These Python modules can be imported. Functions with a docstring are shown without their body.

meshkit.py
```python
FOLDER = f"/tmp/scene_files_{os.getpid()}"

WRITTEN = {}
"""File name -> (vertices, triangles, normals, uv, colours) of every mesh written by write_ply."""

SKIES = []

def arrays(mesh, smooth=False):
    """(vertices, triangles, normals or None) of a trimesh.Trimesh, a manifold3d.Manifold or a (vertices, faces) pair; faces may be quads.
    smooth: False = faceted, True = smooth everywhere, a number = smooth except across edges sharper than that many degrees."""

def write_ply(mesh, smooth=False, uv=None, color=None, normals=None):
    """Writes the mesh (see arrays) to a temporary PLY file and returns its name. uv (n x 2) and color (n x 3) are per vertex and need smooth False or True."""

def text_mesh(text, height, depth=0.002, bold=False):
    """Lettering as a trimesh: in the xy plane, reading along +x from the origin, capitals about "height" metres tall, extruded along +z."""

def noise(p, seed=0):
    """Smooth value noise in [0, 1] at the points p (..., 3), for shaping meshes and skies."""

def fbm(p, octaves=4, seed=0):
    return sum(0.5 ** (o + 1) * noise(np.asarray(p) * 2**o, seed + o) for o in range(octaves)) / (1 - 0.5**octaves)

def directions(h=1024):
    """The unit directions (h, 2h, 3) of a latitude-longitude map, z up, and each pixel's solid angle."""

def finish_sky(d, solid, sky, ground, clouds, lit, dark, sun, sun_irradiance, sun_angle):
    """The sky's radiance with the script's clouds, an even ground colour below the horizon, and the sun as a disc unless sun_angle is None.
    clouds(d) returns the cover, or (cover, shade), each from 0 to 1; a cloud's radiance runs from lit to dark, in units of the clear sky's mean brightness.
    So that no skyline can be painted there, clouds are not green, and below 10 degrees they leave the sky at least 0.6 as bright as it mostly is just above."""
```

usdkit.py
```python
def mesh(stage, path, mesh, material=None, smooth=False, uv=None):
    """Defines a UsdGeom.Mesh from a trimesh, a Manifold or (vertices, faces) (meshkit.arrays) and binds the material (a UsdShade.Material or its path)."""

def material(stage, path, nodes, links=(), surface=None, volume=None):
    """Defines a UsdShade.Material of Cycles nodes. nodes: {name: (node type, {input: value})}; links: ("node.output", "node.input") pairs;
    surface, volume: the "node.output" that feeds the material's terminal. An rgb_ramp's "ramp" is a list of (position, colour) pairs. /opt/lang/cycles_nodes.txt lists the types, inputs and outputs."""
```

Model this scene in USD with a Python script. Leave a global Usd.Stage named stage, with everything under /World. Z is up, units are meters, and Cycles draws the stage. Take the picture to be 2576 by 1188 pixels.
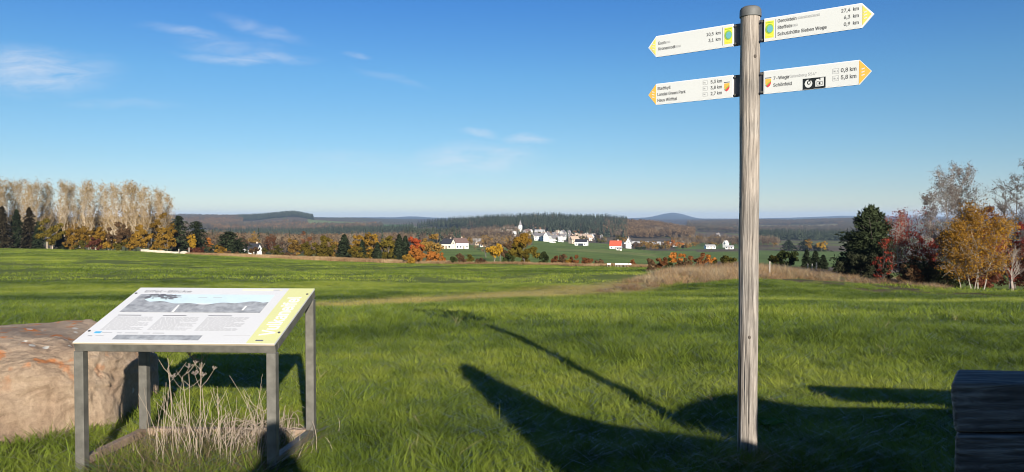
import math, numpy as np, trimesh, manifold3d as m3, usdkit, meshkit
from pxr import Usd, UsdGeom, UsdLux, UsdShade, Gf, Sdf, Vt
from shapely.geometry import Polygon, Point as SPoint
PI = math.pi
stage = Usd.Stage.CreateInMemory()
UsdGeom.SetStageUpAxis(stage, 'Z'); UsdGeom.SetStageMetersPerUnit(stage, 1.0)
WORLD = UsdGeom.Xform.Define(stage, '/World'); stage.SetDefaultPrim(WORLD.GetPrim())
UsdGeom.Scope.Define(stage, '/World/Looks')

# ------------------------------------------------------------------ camera, sky, sun, exposure
FPX, CX, CY, EYE = 1982.0, 1288.0, 594.0, 1.6          # the photograph measured at 2576 x 1188
PITCH = math.atan(49 / FPX)
cam = UsdGeom.Camera.Define(stage, '/World/camera')
cam.CreateHorizontalApertureAttr(36.0); cam.CreateVerticalApertureAttr(36.0 * 472 / 1024)
cam.CreateFocalLengthAttr(36.0 * FPX / 2576); cam.CreateClippingRangeAttr(Gf.Vec2f(0.02, 100000))
cam.AddTranslateOp().Set(Gf.Vec3d(0, 0, EYE)); cam.AddRotateXOp().Set(90 - math.degrees(PITCH))
cam.CreateExposureAttr(1.05)

def ray(x, y):
    a, b = (x - CX) / FPX, (CY - y) / FPX
    return np.array([a, math.cos(PITCH) + b * math.sin(PITCH), -math.sin(PITCH) + b * math.cos(PITCH)])

def at(x, y, Y):
    r = ray(x, y); return np.array([0, 0, EYE]) + r * (Y / r[1])

SUN = -ray(703, 1150); SUN /= np.linalg.norm(SUN)       # direction towards the sun (behind the camera, to the right)
SUN_EL, SUN_ROT = math.asin(SUN[2]), math.atan2(SUN[0], SUN[1])

sun = UsdLux.DistantLight.Define(stage, '/World/sun_light')
sun.CreateIntensityAttr(1.25); sun.CreateNormalizeAttr(True); sun.CreateAngleAttr(0.5)
sun.CreateColorAttr(Gf.Vec3f(1.0, 0.93, 0.82))
sun.AddRotateXYZOp().Set(Gf.Vec3f(math.degrees(PI / 2 - SUN_EL), 0, math.degrees(math.atan2(SUN[1], SUN[0])) + 90))

sky = UsdLux.DomeLight.Define(stage, '/World/sky'); sky.CreateIntensityAttr(1.0)
sky.GetPrim().SetCustomDataByKey('kind', 'structure')
SKY_STRENGTH = 0.05
# thin cirrus: (x, y, half length, half height, slope in degrees, amount), as directions in the sky
CLOUDS = [(95, 178, 150, 40, 2, .42), (690, 148, 95, 12, 4, .30), (590, 150, 110, 9, 5, .30), (490, 83, 95, 9, 8, .22), (660, 68, 95, 13, 16, .20),
          (590, 118, 110, 22, 5, .16), (300, 262, 120, 9, 0, .10), (900, 142, 26, 6, 6, .18), (985, 205, 70, 8, 16, .10), (1330, 354, 52, 8, 3, .36),
          (1205, 341, 36, 7, 6, .26), (1240, 376, 48, 7, -2, .30), (1190, 402, 130, 26, -3, .34), (1310, 388, 36, 5, 0, .22), (930, 405, 330, 20, 2, .12)]
sn = {'s': ('sky_texture', dict(sky_type='single_scattering', sun_disc=False, sun_elevation=SUN_EL, sun_rotation=SUN_ROT, altitude=450.0, air_density=1.0, aerosol_density=0.35, ozone_density=2.2)),
      'tc': ('texture_coordinate', {}), 'sep': ('separate_xyz', {}), 'du': ('math', dict(math_type='divide')), 'dv': ('math', dict(math_type='divide')),
      'uv': ('combine_xyz', {}), 'wisp': ('noise_texture', dict(scale=30.0, detail=8.0, roughness=0.66, distortion=0.9)), 'wm': ('mapping', dict(scale=(0.55, 2.4, 1.0), rotation=(0, 0, -0.12))),
      'wr': ('map_range', dict(from_min=0.3, from_max=0.72, to_min=0.12, to_max=1.45)), 'bend': ('noise_texture', dict(scale=9.0, detail=3.0)), 'bs': ('vector_math', dict(math_type='subtract', vector2=(0.5, 0.5, 0.5))),
      'bm': ('vector_math', dict(math_type='scale', scale=0.035)), 'ba': ('vector_math', dict(math_type='add')),
      'front': ('math', dict(math_type='greater_than', value2=0.05)),
      'grade': ('hsv', dict(hue=0.5, saturation=1.12, value=1.0)), 'air': ('rgb_ramp', {'ramp': [(0.0, (1.02, 1.18, 1.66)), (.0147, (.99, 1.15, 1.60)), (.034, (.86, 1.03, 1.46)), (.072, (.76, .97, 1.27)), (.122, (.72, .98, 1.22)), (.172, (.66, 1.0, 1.26)), (.26, (.47, .87, 1.32)), (1.0, (.45, .85, 1.30))]}), 'lvl': ('vector_math', dict(math_type='scale', scale=0.86)), 'cool': ('vector_math', dict(math_type='multiply')),
      'mix': ('mix', dict(mix_type='mix', color2=(7.6, 8.0, 8.8))), 'bg': ('background_shader', dict(strength=SKY_STRENGTH))}
sl = [('tc.generated', 'sep.vector'), ('sep.x', 'du.value1'), ('sep.y', 'du.value2'), ('sep.z', 'dv.value1'), ('sep.y', 'dv.value2'), ('du.value', 'uv.x'), ('dv.value', 'uv.y'),
      ('uv.vector', 'wm.vector'), ('wm.vector', 'wisp.vector'), ('wisp.fac', 'wr.value'), ('uv.vector', 'bend.vector'), ('bend.color', 'bs.vector1'), ('bs.vector', 'bm.vector1'), ('uv.vector', 'ba.vector1'), ('bm.vector', 'ba.vector2'),
      ('sep.y', 'front.value1'), ('s.color', 'grade.color'), ('sep.z', 'air.fac'), ('grade.color', 'cool.vector1'), ('air.color', 'cool.vector2'), ('cool.vector', 'lvl.vector1'), ('lvl.vector', 'mix.color1'), ('mix.color', 'bg.color')]
last = None
for k, (x, y, hw, hh, ang, amt) in enumerate(CLOUDS):
    hw, hh, amt = hw * 1.15, hh * 1.3, amt * 1.05
    u, v = (x - CX) / FPX, (545 - y) / FPX
    sn[f'c{k}'] = ('vector_math', dict(math_type='subtract', vector2=(u, v, 0)))
    sn[f'r{k}'] = ('vector_rotate', dict(rotate_type='z_axis', angle=math.radians(ang)))
    sn[f'm{k}'] = ('vector_math', dict(math_type='multiply', vector2=(FPX / hw / 1.5, FPX / hh / 1.5, 0)))
    sn[f'l{k}'] = ('vector_math', dict(math_type='length'))
    sn[f'g{k}'] = ('map_range', dict(range_type='smoothstep', from_min=1.0, from_max=0.12, to_min=0.0, to_max=amt, clamp=True))
    sl += [('ba.vector', f'c{k}.vector1'), (f'c{k}.vector', f'r{k}.vector'), (f'r{k}.vector', f'm{k}.vector1'), (f'm{k}.vector', f'l{k}.vector1'), (f'l{k}.value', f'g{k}.value')]
    if last:
        sn[f'a{k}'] = ('math', dict(math_type='maximum')); sl += [(last, f'a{k}.value1'), (f'g{k}.result', f'a{k}.value2')]; last = f'a{k}.value'
    else: last = f'g{k}.result'
sn['f1'] = ('math', dict(math_type='multiply')); sn['f2'] = ('math', dict(math_type='multiply', use_clamp=True))
sl += [(last, 'f1.value1'), ('wr.result', 'f1.value2'), ('f1.value', 'f2.value1'), ('front.value', 'f2.value2'), ('f2.value', 'mix.fac')]
skym = usdkit.material(stage, '/World/Looks/sky_air', sn, sl, surface='bg.background')
UsdShade.MaterialBindingAPI.Apply(sky.GetPrim()).Bind(skym)

# ------------------------------------------------------------------ helpers
_names = {}
def numbered(parent, name):
    k = (parent, name); n = _names.get(k, 0); _names[k] = n + 1
    return name if n == 0 else f'{name}_{n:03d}'

LOC = {}
def tag(p, label=None, cat=None, group=None, kind=None):
    for k, v in (('label', label), ('category', cat), ('group', group), ('kind', kind)):
        if v: p.SetCustomDataByKey(k, v)
    return p

def thing(name, label, cat, loc=(0, 0, 0), group=None):
    path = '/World/' + numbered('/World', name)
    x = UsdGeom.Xform.Define(stage, path); x.AddTranslateOp().Set(Gf.Vec3d(*map(float, loc)))
    LOC[path] = np.asarray(loc, float)
    tag(x.GetPrim(), label, cat, group)
    return path

def verts(mesh): return np.asarray(mesh.vertices) if hasattr(mesh, 'vertices') else np.asarray(mesh[0])

def part(parent, name, mesh, mat, smooth=False, label=None, kind=None):
    """a mesh in world coordinates, as a child of the thing (or part) at path parent"""
    loc = LOC[parent]
    path = parent + '/' + numbered(parent, name)
    v, f = (mesh.vertices, mesh.faces) if hasattr(mesh, 'vertices') else mesh
    m = usdkit.mesh(stage, path, (np.asarray(v) - loc, np.asarray(f)), mat, smooth)
    LOC[path] = loc
    tag(m.GetPrim(), label, kind=kind)
    return path

def single(name, mesh, mat, label, cat, smooth=False, group=None, kind=None):
    path = '/World/' + numbered('/World', name)
    v, f = (mesh.vertices, mesh.faces) if hasattr(mesh, 'vertices') else mesh
    m = usdkit.mesh(stage, path, (np.asarray(v), np.asarray(f)), mat, smooth)
    LOC[path] = np.zeros(3)
    tag(m.GetPrim(), label, cat, group, kind)
    return path

def colors(path, rgb):
    UsdGeom.PrimvarsAPI(stage.GetPrimAtPath(path)).CreatePrimvar('Col', Sdf.ValueTypeNames.Color3fArray, 'vertex').Set(Vt.Vec3fArray.FromNumpy(np.asarray(rgb, np.float32)))

def box(size, center=(0, 0, 0), R=None):
    b = trimesh.creation.box(size)
    if R is not None: b.apply_transform(R)
    b.apply_translation(center); return b

def cbox(size, ch, frame=None):
    """box with chamfered edges, optionally placed by a 4x4 frame"""
    s = np.array(size) / 2; pts = []
    for sx in (-1, 1):
        for sy in (-1, 1):
            for sz in (-1, 1):
                c = np.array([sx, sy, sz]) * s
                for k in range(3):
                    d = np.array([sx, sy, sz]) * -ch; d[k] = 0; pts.append(c + d)
    h = trimesh.convex.convex_hull(np.array(pts))
    if frame is not None: h.apply_transform(frame)
    return h

def frame(o, u, v, n):
    M = np.eye(4); M[:3, 0], M[:3, 1], M[:3, 2], M[:3, 3] = u, v, n, o; return M

def cat_(ms): return trimesh.util.concatenate([trimesh.Trimesh(m[0], m[1], process=False) if isinstance(m, tuple) else m for m in ms])

def tubes(p0, p1, r0, r1, sides=3):
    p0, p1 = np.asarray(p0, float), np.asarray(p1, float); r0, r1 = np.asarray(r0, float), np.asarray(r1, float)
    t = p1 - p0; t /= np.linalg.norm(t, axis=1, keepdims=True) + 1e-12
    a = np.cross(t, np.where(np.abs(t[:, 2:]) < .9, [[0, 0, 1.]], [[1., 0, 0]])); a /= np.linalg.norm(a, axis=1, keepdims=True) + 1e-12
    b = np.cross(t, a); ang = np.arange(sides) * 2 * PI / sides
    ring = np.cos(ang)[None, :, None] * a[:, None] + np.sin(ang)[None, :, None] * b[:, None]
    v = np.stack([p0[:, None] + ring * r0[:, None, None], p1[:, None] + ring * r1[:, None, None]], 1)
    n = len(p0); i = np.arange(sides); j = (i + 1) % sides
    q = np.stack([i, j, sides + j, sides + i], -1)
    q = (q[None] + (np.arange(n) * 2 * sides)[:, None, None]).reshape(-1, 4)
    return v.reshape(-1, 3), np.vstack([q[:, [0, 1, 2]], q[:, [0, 2, 3]]])

def polytube(pts, radii, sides=8):
    from shapely import wkt  # noqa (keeps shapely loaded)
    p = np.asarray(pts, float); t = np.gradient(p, axis=0); t /= np.linalg.norm(t, axis=1, keepdims=True)
    a = np.cross(t, [[.31, .95, .02]]); a /= np.linalg.norm(a, axis=1, keepdims=True); b = np.cross(t, a)
    ang = np.arange(sides) * 2 * PI / sides; radii = np.broadcast_to(radii, (len(p),))
    v = (p[:, None] + radii[:, None, None] * (np.cos(ang)[None, :, None] * a[:, None] + np.sin(ang)[None, :, None] * b[:, None])).reshape(-1, 3)
    i, j = np.meshgrid(np.arange(len(p) - 1), np.arange(sides), indexing='ij')
    q = np.stack([i * sides + j, i * sides + (j + 1) % sides, (i + 1) * sides + (j + 1) % sides, (i + 1) * sides + j], -1).reshape(-1, 4)
    f = np.vstack([q[:, [0, 1, 2]], q[:, [0, 2, 3]]]); n = len(v)
    v = np.vstack([v, p[:1], p[-1:]])
    e = np.arange(sides); e2 = (e + 1) % sides
    f = np.vstack([f, np.stack([np.full(sides, n), e2, e], 1), np.stack([np.full(sides, n + 1), (len(p) - 1) * sides + e, (len(p) - 1) * sides + e2], 1)])
    return v, f

def unit(rng, n):
    d = rng.normal(size=(n, 3)); return d / np.linalg.norm(d, axis=1, keepdims=True)

def cards(c, size, rng, nrm=None, aspect=1.0, along=None):
    """leaf shaped four-cornered faces at the points c"""
    c = np.asarray(c, float); n = len(c); size = np.broadcast_to(size, (n,))[:, None]
    nrm = unit(rng, n) if nrm is None else nrm
    a = unit(rng, n) if along is None else along
    a = a - nrm * (a * nrm).sum(1, keepdims=True); a /= np.linalg.norm(a, axis=1, keepdims=True) + 1e-9
    b = np.cross(nrm, a)
    v = np.stack([c - a * size * aspect, c + b * size * .55 - a * size * .1, c + a * size * aspect, c - b * size * .55 - a * size * .1], 1).reshape(-1, 3)
    q = np.arange(4 * n).reshape(-1, 4)
    return v, np.vstack([q[:, [0, 1, 2]], q[:, [0, 2, 3]]])

# ------------------------------------------------------------------ materials
def L(name): return '/World/Looks/' + name

def mat_leaf(name, ramp, trans=0.35, nscale=0.5, rough=0.6):
    return usdkit.material(stage, L(name), {
        'g': ('geometry', {}), 'o': ('object_info', {}), 'n': ('noise_texture', dict(scale=nscale, detail=3.0)),
        'a1': ('math', dict(math_type='multiply', value2=0.55)), 'a2': ('math', dict(math_type='multiply_add', value2=0.75, value3=-0.15)), 'ad': ('math', dict(math_type='add')),
        'r': ('rgb_ramp', {'ramp': ramp}), 'hs': ('hsv', dict(saturation=1.0)), 'ov': ('map_range', dict(to_min=0.78, to_max=1.18)),
        'd': ('diffuse_bsdf', {}), 't': ('translucent_bsdf', {}), 'm': ('mix_closure', dict(fac=trans))},
        [('g.random_per_island', 'a1.value1'), ('g.position', 'n.vector'), ('n.fac', 'a2.value1'), ('a1.value', 'ad.value1'), ('a2.value', 'ad.value2'), ('ad.value', 'r.fac'),
         ('o.random', 'ov.value'), ('ov.result', 'hs.value'), ('r.color', 'hs.color'), ('hs.color', 'd.color'), ('hs.color', 't.color'), ('d.BSDF', 'm.closure1'), ('t.BSDF', 'm.closure2')], surface='m.closure')

def mat_plain(name, c, rough=0.6, metal=0.0, var=0.25, nscale=12.0, bump=0.0, spec=0.5):
    c = np.array(c)
    return usdkit.material(stage, L(name), {
        'g': ('geometry', {}), 'n': ('noise_texture', dict(scale=nscale, detail=5.0, roughness=0.6)), 'r': ('rgb_ramp', {'ramp': [(0.25, c * (1 - var)), (0.75, np.minimum(c * (1 + var), 0.95))]}),
        'b': ('bump', dict(strength=bump, distance=0.01)), 'p': ('principled_bsdf', dict(roughness=rough, metallic=metal, specular_ior_level=spec))},
        [('g.position', 'n.vector'), ('n.fac', 'r.fac'), ('r.color', 'p.base_color')] + ([('n.fac', 'b.height'), ('b.normal', 'p.normal')] if bump else []), surface='p.BSDF')

def G(*c): return tuple(c)
M = {}
M['bark_pale'] = mat_plain('bark_pale', (.30, .25, .18), .9, nscale=1.5, var=.35)
M['bark_grey'] = mat_plain('bark_grey', (.115, .095, .078), .9, nscale=2, var=.35)
M['bark_dark'] = mat_plain('bark_dark', (.06, .048, .038), .9, nscale=2, var=.3)
M['bark_birch'] = mat_plain('bark_birch', (.19, .165, .13), .8, nscale=6, var=.5)
M['twig_grey'] = mat_plain('twig_grey', (.19, .155, .13), .9, nscale=1.0, var=.3)
M['twig_dark'] = mat_plain('twig_dark', (.085, .07, .06), .9, nscale=1.0, var=.3)
M['twig_pale'] = mat_plain('twig_pale', (.36, .29, .20), .9, nscale=.3, var=.3)
M['gold'] = mat_leaf('leaves_gold', [(0, (.10, .06, .012)), (.4, (.30, .17, .025)), (1, (.46, .30, .045))])
M['yellow'] = mat_leaf('leaves_yellow', [(0, (.22, .12, .015)), (.4, (.50, .30, .03)), (1, (.68, .47, .07))])
M['ochre'] = mat_leaf('leaves_ochre', [(0, (.11, .065, .018)), (.45, (.31, .185, .045)), (1, (.44, .29, .08))])
M['olive'] = mat_leaf('leaves_olive', [(0, (.035, .034, .008)), (.5, (.12, .10, .018)), (1, (.24, .17, .03))])
M['olivegold'] = mat_leaf('leaves_olive_gold', [(0, (.05, .042, .008)), (.45, (.17, .125, .02)), (1, (.36, .23, .03))])
M['rust'] = mat_leaf('leaves_rust', [(0, (.07, .03, .014)), (.5, (.22, .09, .032)), (1, (.34, .17, .06))])
M['orange'] = mat_leaf('leaves_orange', [(0, (.22, .08, .02)), (.5, (.50, .20, .04)), (1, (.60, .32, .09))])
M['redorange'] = mat_leaf('leaves_red_orange', [(0, (.28, .05, .02)), (.5, (.52, .12, .04)), (1, (.55, .18, .05))])
M['red'] = mat_leaf('leaves_red', [(0, (.12, .024, .016)), (.5, (.34, .055, .034)), (1, (.52, .12, .06))])
M['redbrown'] = mat_leaf('leaves_red_brown', [(0, (.06, .024, .016)), (.5, (.16, .055, .03)), (1, (.26, .10, .045))])
M['brown'] = mat_leaf('leaves_brown', [(0, (.06, .036, .018)), (.5, (.15, .09, .045)), (1, (.25, .16, .085))])
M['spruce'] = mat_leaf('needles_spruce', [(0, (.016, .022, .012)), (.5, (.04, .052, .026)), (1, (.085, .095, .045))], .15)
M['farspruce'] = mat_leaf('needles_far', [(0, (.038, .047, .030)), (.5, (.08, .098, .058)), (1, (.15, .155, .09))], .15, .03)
M['tan'] = mat_leaf('leaves_tan', [(0, (.19, .125, .055)), (.5, (.41, .285, .125)), (1, (.55, .42, .21))])
M['birchgold'] = mat_leaf('leaves_birch_gold', [(0, (.13, .065, .012)), (.45, (.38, .20, .028)), (1, (.58, .36, .06))])
M['twigleaf'] = mat_leaf('fine_twig_grey', [(0, (.09, .07, .06)), (.5, (.17, .135, .115)), (1, (.26, .21, .18))])
M['sprucebrown'] = mat_leaf('needles_spruce_brown', [(0, (.015, .013, .008)), (.5, (.045, .036, .02)), (1, (.10, .072, .04))], .15)
M['pine'] = mat_leaf('needles_pine', [(0, (.016, .022, .012)), (.5, (.046, .058, .026)), (1, (.095, .105, .05))], .15)
M['green'] = mat_leaf('leaves_green', [(0, (.018, .024, .008)), (.5, (.05, .062, .018)), (1, (.10, .11, .03))], .25)
M['greygreen'] = mat_leaf('leaves_grey_green', [(0, (.022, .025, .014)), (.5, (.055, .06, .032)), (1, (.11, .115, .065))], .25)

# ------------------------------------------------------------------ terrain
ROWS = [  # forward distance: image height of the ground along the photograph's width
    (30, [(0, 746), (1288, 750), (2576, 752)]),
    (45, [(0, 702), (800, 705), (1300, 711), (1600, 703), (1900, 697), (2100, 703), (2350, 727), (2576, 735)]),
    (70, [(0, 670), (800, 688), (1300, 688), (1600, 683), (1900, 673), (2100, 690), (2350, 715), (2576, 722)]),
    (110, [(0, 646), (450, 655), (800, 665), (1100, 667), (1300, 667), (1600, 671), (1900, 676), (2350, 692)]),
    (150, [(0, 634), (450, 645), (800, 658), (1100, 667), (1300, 668), (1600, 673), (1900, 680), (2350, 690)]),
    (200, [(0, 625), (300, 632), (450, 638), (800, 655), (1100, 668), (1600, 674), (1900, 682), (2350, 690)]),
    (300, [(0, 624), (450, 640), (800, 655), (1100, 661), (1300, 662), (1500, 668), (1600, 671), (1900, 676), (2350, 680)]),
    (450, [(0, 614), (800, 640), (1100, 636), (1300, 639), (1500, 648), (1650, 655), (1900, 652), (2300, 656)]),
    (800, [(0, 600), (800, 615), (1100, 612), (1300, 612), (1500, 617), (1650, 629), (1900, 625), (2300, 630)]),
    (1200, [(0, 590), (700, 607), (1100, 600), (1300, 588), (1450, 600), (1600, 607), (1750, 605), (1900, 605), (2300, 610)]),
    (1600, [(0, 580), (700, 599), (1000, 592), (1150, 582), (1300, 572), (1400, 570), (1500, 575), (1600, 578), (1700, 586), (1900, 598), (2300, 600)]),
    (2000, [(0, 570), (700, 586), (1000, 580), (1150, 564), (1250, 557), (1390, 552), (1440, 557), (1500, 554), (1560, 562), (1650, 566), (1720, 580), (1900, 590), (2300, 590)]),
    (2600, [(0, 562), (700, 573), (1000, 570), (1150, 566), (1390, 562), (1560, 566), (1700, 570), (1900, 578), (2300, 575)]),
    (3500, [(0, 552), (440, 551), (640, 552), (690, 546), (735, 541), (758, 543), (785, 552), (900, 556), (1000, 562), (1150, 558), (1560, 560), (1720, 566), (1850, 563), (2000, 565), (2150, 560), (2576, 560)]),
    (5000, [(0, 547), (440, 546), (735, 547), (900, 549), (1000, 552), (1150, 553), (1400, 555), (1720, 556), (1850, 555), (2000, 555), (2150, 551), (2576, 551)]),
    (8000, [(0, 551), (2576, 551)]),
    (12000, [(0, 547), (440, 546), (900, 547), (1000, 547), (1040, 544), (1080, 548), (1200, 550), (1550, 550), (1600, 549), (1640, 547), (1668, 538), (1682, 535), (1704, 535), (1716, 538), (1745, 549), (1775, 551), (1850, 551), (1950, 549), (2050, 546), (2130, 543), (2200, 544), (2576, 546)]),
    (16000, [(0, 551), (2576, 551)])]
ND = np.array([0, 5, 8, 12.6, 15.6, 20.0]); NZ = np.array([0, 0, 0, -.10, -.30, -.72])
XI = np.linspace(-500, 3100, 361)
RD = np.concatenate([ND, [r[0] for r in ROWS]])
RZ = np.vstack([np.repeat(NZ[:, None], len(XI), 1)] + [(EYE - (np.interp(XI, *zip(*pl)) - 545) / FPX * D)[None] for D, pl in ROWS])
from scipy.interpolate import PchipInterpolator
_sm = np.ones(5) / 5
RZ = np.apply_along_axis(lambda r: np.convolve(np.pad(r, 2, 'edge'), _sm, 'valid'), 1, RZ)
LD = np.log(RD + 6.0)
PCH = PchipInterpolator(LD, RZ, axis=0)
FINE_L = np.linspace(LD[0], LD[-1], 1500); FINE = PCH(FINE_L)
def gz0(X, Y):
    X, Y = np.asarray(X, float), np.asarray(Y, float)
    r = np.hypot(X, Y); th = np.clip(np.arctan2(X, Y), -.86, .86)
    D = np.minimum(r * np.cos(th), 16000); xi = CX + np.tan(th) * FPX
    fi = np.clip((np.log(D + 6) - LD[0]) / (LD[-1] - LD[0]) * 1499, 0, 1498.999); fj = np.clip((xi - XI[0]) / (XI[-1] - XI[0]) * 360, 0, 359.999)
    i, j = fi.astype(int), fj.astype(int); a, b = fi - i, fj - j
    z = FINE[i, j] * (1 - a) * (1 - b) + FINE[i + 1, j] * a * (1 - b) + FINE[i, j + 1] * (1 - a) * b + FINE[i + 1, j + 1] * a * b
    back = np.clip((np.abs(np.arctan2(X, Y)) - 1.0) / 1.0, 0, 1)         # behind the camera the hilltop stays level and falls gently
    return z * (1 - back) + back * (-0.012 * np.minimum(r, 3000))
def gz(X, Y):
    X, Y = np.asarray(X, float), np.asarray(Y, float); r = np.hypot(X, Y)
    P = np.stack([X, Y, 0 * X], -1)
    n = (meshkit.fbm(P * .9, 3, 3) - .5) * .10 + (meshkit.fbm(P * .16, 2, 9) - .5) * .28 * np.clip((r - 9) / 15, 0, 1)
    far = (meshkit.fbm(P / 260, 3, 5) - .5) * 10 * np.clip((r - 1000) / 2500, 0, 1)
    return gz0(X, Y) + n * np.clip(1.2 - r / 250, 0, 1) + far
def gpt(xpx, D):
    X = (xpx - CX) / FPX * D; return np.array([X, D, float(gz(X, D))])
def img(P):
    P = np.asarray(P, float) - [0, 0, EYE]
    yc = P[..., 1] * math.cos(PITCH) - P[..., 2] * math.sin(PITCH); zc = P[..., 1] * math.sin(PITCH) + P[..., 2] * math.cos(PITCH)
    return np.stack([CX + FPX * P[..., 0] / yc, CY - FPX * zc / yc], -1)
def Dfor(xpx, y, D0=250, D1=1900):
    """distance at which the ground below the photograph's column xpx shows at height y"""
    D = np.linspace(D0, D1, 1200); yy = 545 + (EYE - gz0((xpx - CX) / FPX * D, D)) / D * FPX
    k = np.argmax(yy <= y) if (yy <= y).any() else len(D) - 1
    return float(D[k])
Z_LOW = float(FINE.min()) - 40

def poly_img(pts):
    return Polygon(pts)
import shapely
DRY = Polygon([(1500, 738), (1640, 722), (1860, 706), (1930, 702), (2000, 697), (2100, 703), (2250, 715), (2372, 731), (2390, 716), (2300, 700), (2150, 688), (2050, 678), (1900, 671), (1760, 674), (1690, 682), (1620, 700)])
EARTH = Polygon([(1960, 700), (2060, 704), (2240, 717), (2370, 732), (2560, 742), (2600, 752), (2420, 748), (2250, 742), (2100, 730), (1990, 716)])
def inside(poly, X, Y):
    q = img(np.stack([X, Y, gz0(X, Y)], -1)); ok = (Y > 20) & (Y < 75)
    return shapely.contains_xy(poly, q[:, 0], q[:, 1]) & ok

az = np.concatenate([np.linspace(-PI, -.80, 70, endpoint=False), np.linspace(-.80, .80, 620), np.linspace(.80, PI, 70, endpoint=False)[1:]])
rad = np.concatenate([[0.3], np.geomspace(1.0, 16500, 400)])
A, R = np.meshgrid(az, rad)
GX, GY = R * np.sin(A), R * np.cos(A)
GZ = gz(GX, GY)
xi_all = CX + np.tan(np.clip(A, -.86, .86)) * FPX; Dd = R * np.cos(np.clip(A, -.86, .86))
def zone(mask, c, col): col[mask] = c
COLR = np.empty(GX.shape + (3,)); COLR[:] = (.11, .135, .026)
wood = (.115, .088, .055); field = (.12, .165, .03)
zone(Dd > 235, wood, COLR)
nz = meshkit.fbm(np.stack([GX / 90, GY / 90, GX * 0], -1), 3, 21)
zone((Dd > 235) & (nz > .6), (.12, .13, .04), COLR)
def fld(x0, x1, d0, d1, c=field, slope=0.0):
    w = (xi_all > x0) & (xi_all < x1) & (Dd > d0 + slope * (xi_all - x0)) & (Dd < d1 + slope * (xi_all - x0)); zone(w, c, COLR)
fld(1085, 1750, 235, 760); fld(1340, 1560, 700, 940); fld(1085, 1260, 500, 700, (.13, .17, .04)); fld(1690, 1900, 420, 700); fld(1700, 1890, 800, 1150, (.11, .16, .035))
fld(1880, 2140, 330, 720, (.11, .155, .035)); fld(1400, 1650, 560, 640, (.16, .18, .045)); fld(1340, 1750, 235, 430, (.115, .165, .03))
fld(775, 930, 2650, 3300, (.16, .19, .07)); fld(900, 1040, 2300, 2900, (.10, .17, .05)); fld(1000, 1040, 2250, 2350, (.3, .27, .12))
fld(1850, 2110, 2700, 3300, (.24, .21, .10)); fld(1890, 2010, 3000, 3100, (.075, .06, .05))
zone(Dd > 3600, (.075, .065, .055), COLR); zone((Dd > 3600) & (xi_all < 1050), (.09, .085, .05), COLR); zone(Dd > 7000, (.045, .055, .05), COLR)
fld(600, 792, 3250, 3800, (.02, .028, .018)); fld(1100, 1578, 1400, 2080, (.03, .035, .024)); fld(520, 1040, 1500, 1950, (.03, .035, .024))
q = img(np.stack([GX, GY, gz0(GX, GY)], -1)); near = (GY > 20) & (GY < 75)
COLR[shapely.contains_xy(EARTH, q[..., 0], q[..., 1]) & near] = (.09, .07, .035)
COLR[shapely.contains_xy(DRY, q[..., 0], q[..., 1]) & near] = (.24, .17, .085)
gi, gj = np.meshgrid(np.arange(len(rad) - 1), np.arange(len(az) - 1), indexing='ij'); na = len(az)
Q = np.stack([gi * na + gj, (gi + 1) * na + gj, (gi + 1) * na + gj + 1, gi * na + gj + 1], -1).reshape(-1, 4)
Q = Q[:, ::-1]
seam = np.stack([np.arange(len(rad) - 1) * na + na - 1, (np.arange(len(rad) - 1) + 1) * na + na - 1, (np.arange(len(rad) - 1) + 1) * na, np.arange(len(rad) - 1) * na], -1)[:, ::-1]
Q = np.vstack([Q, seam])
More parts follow.
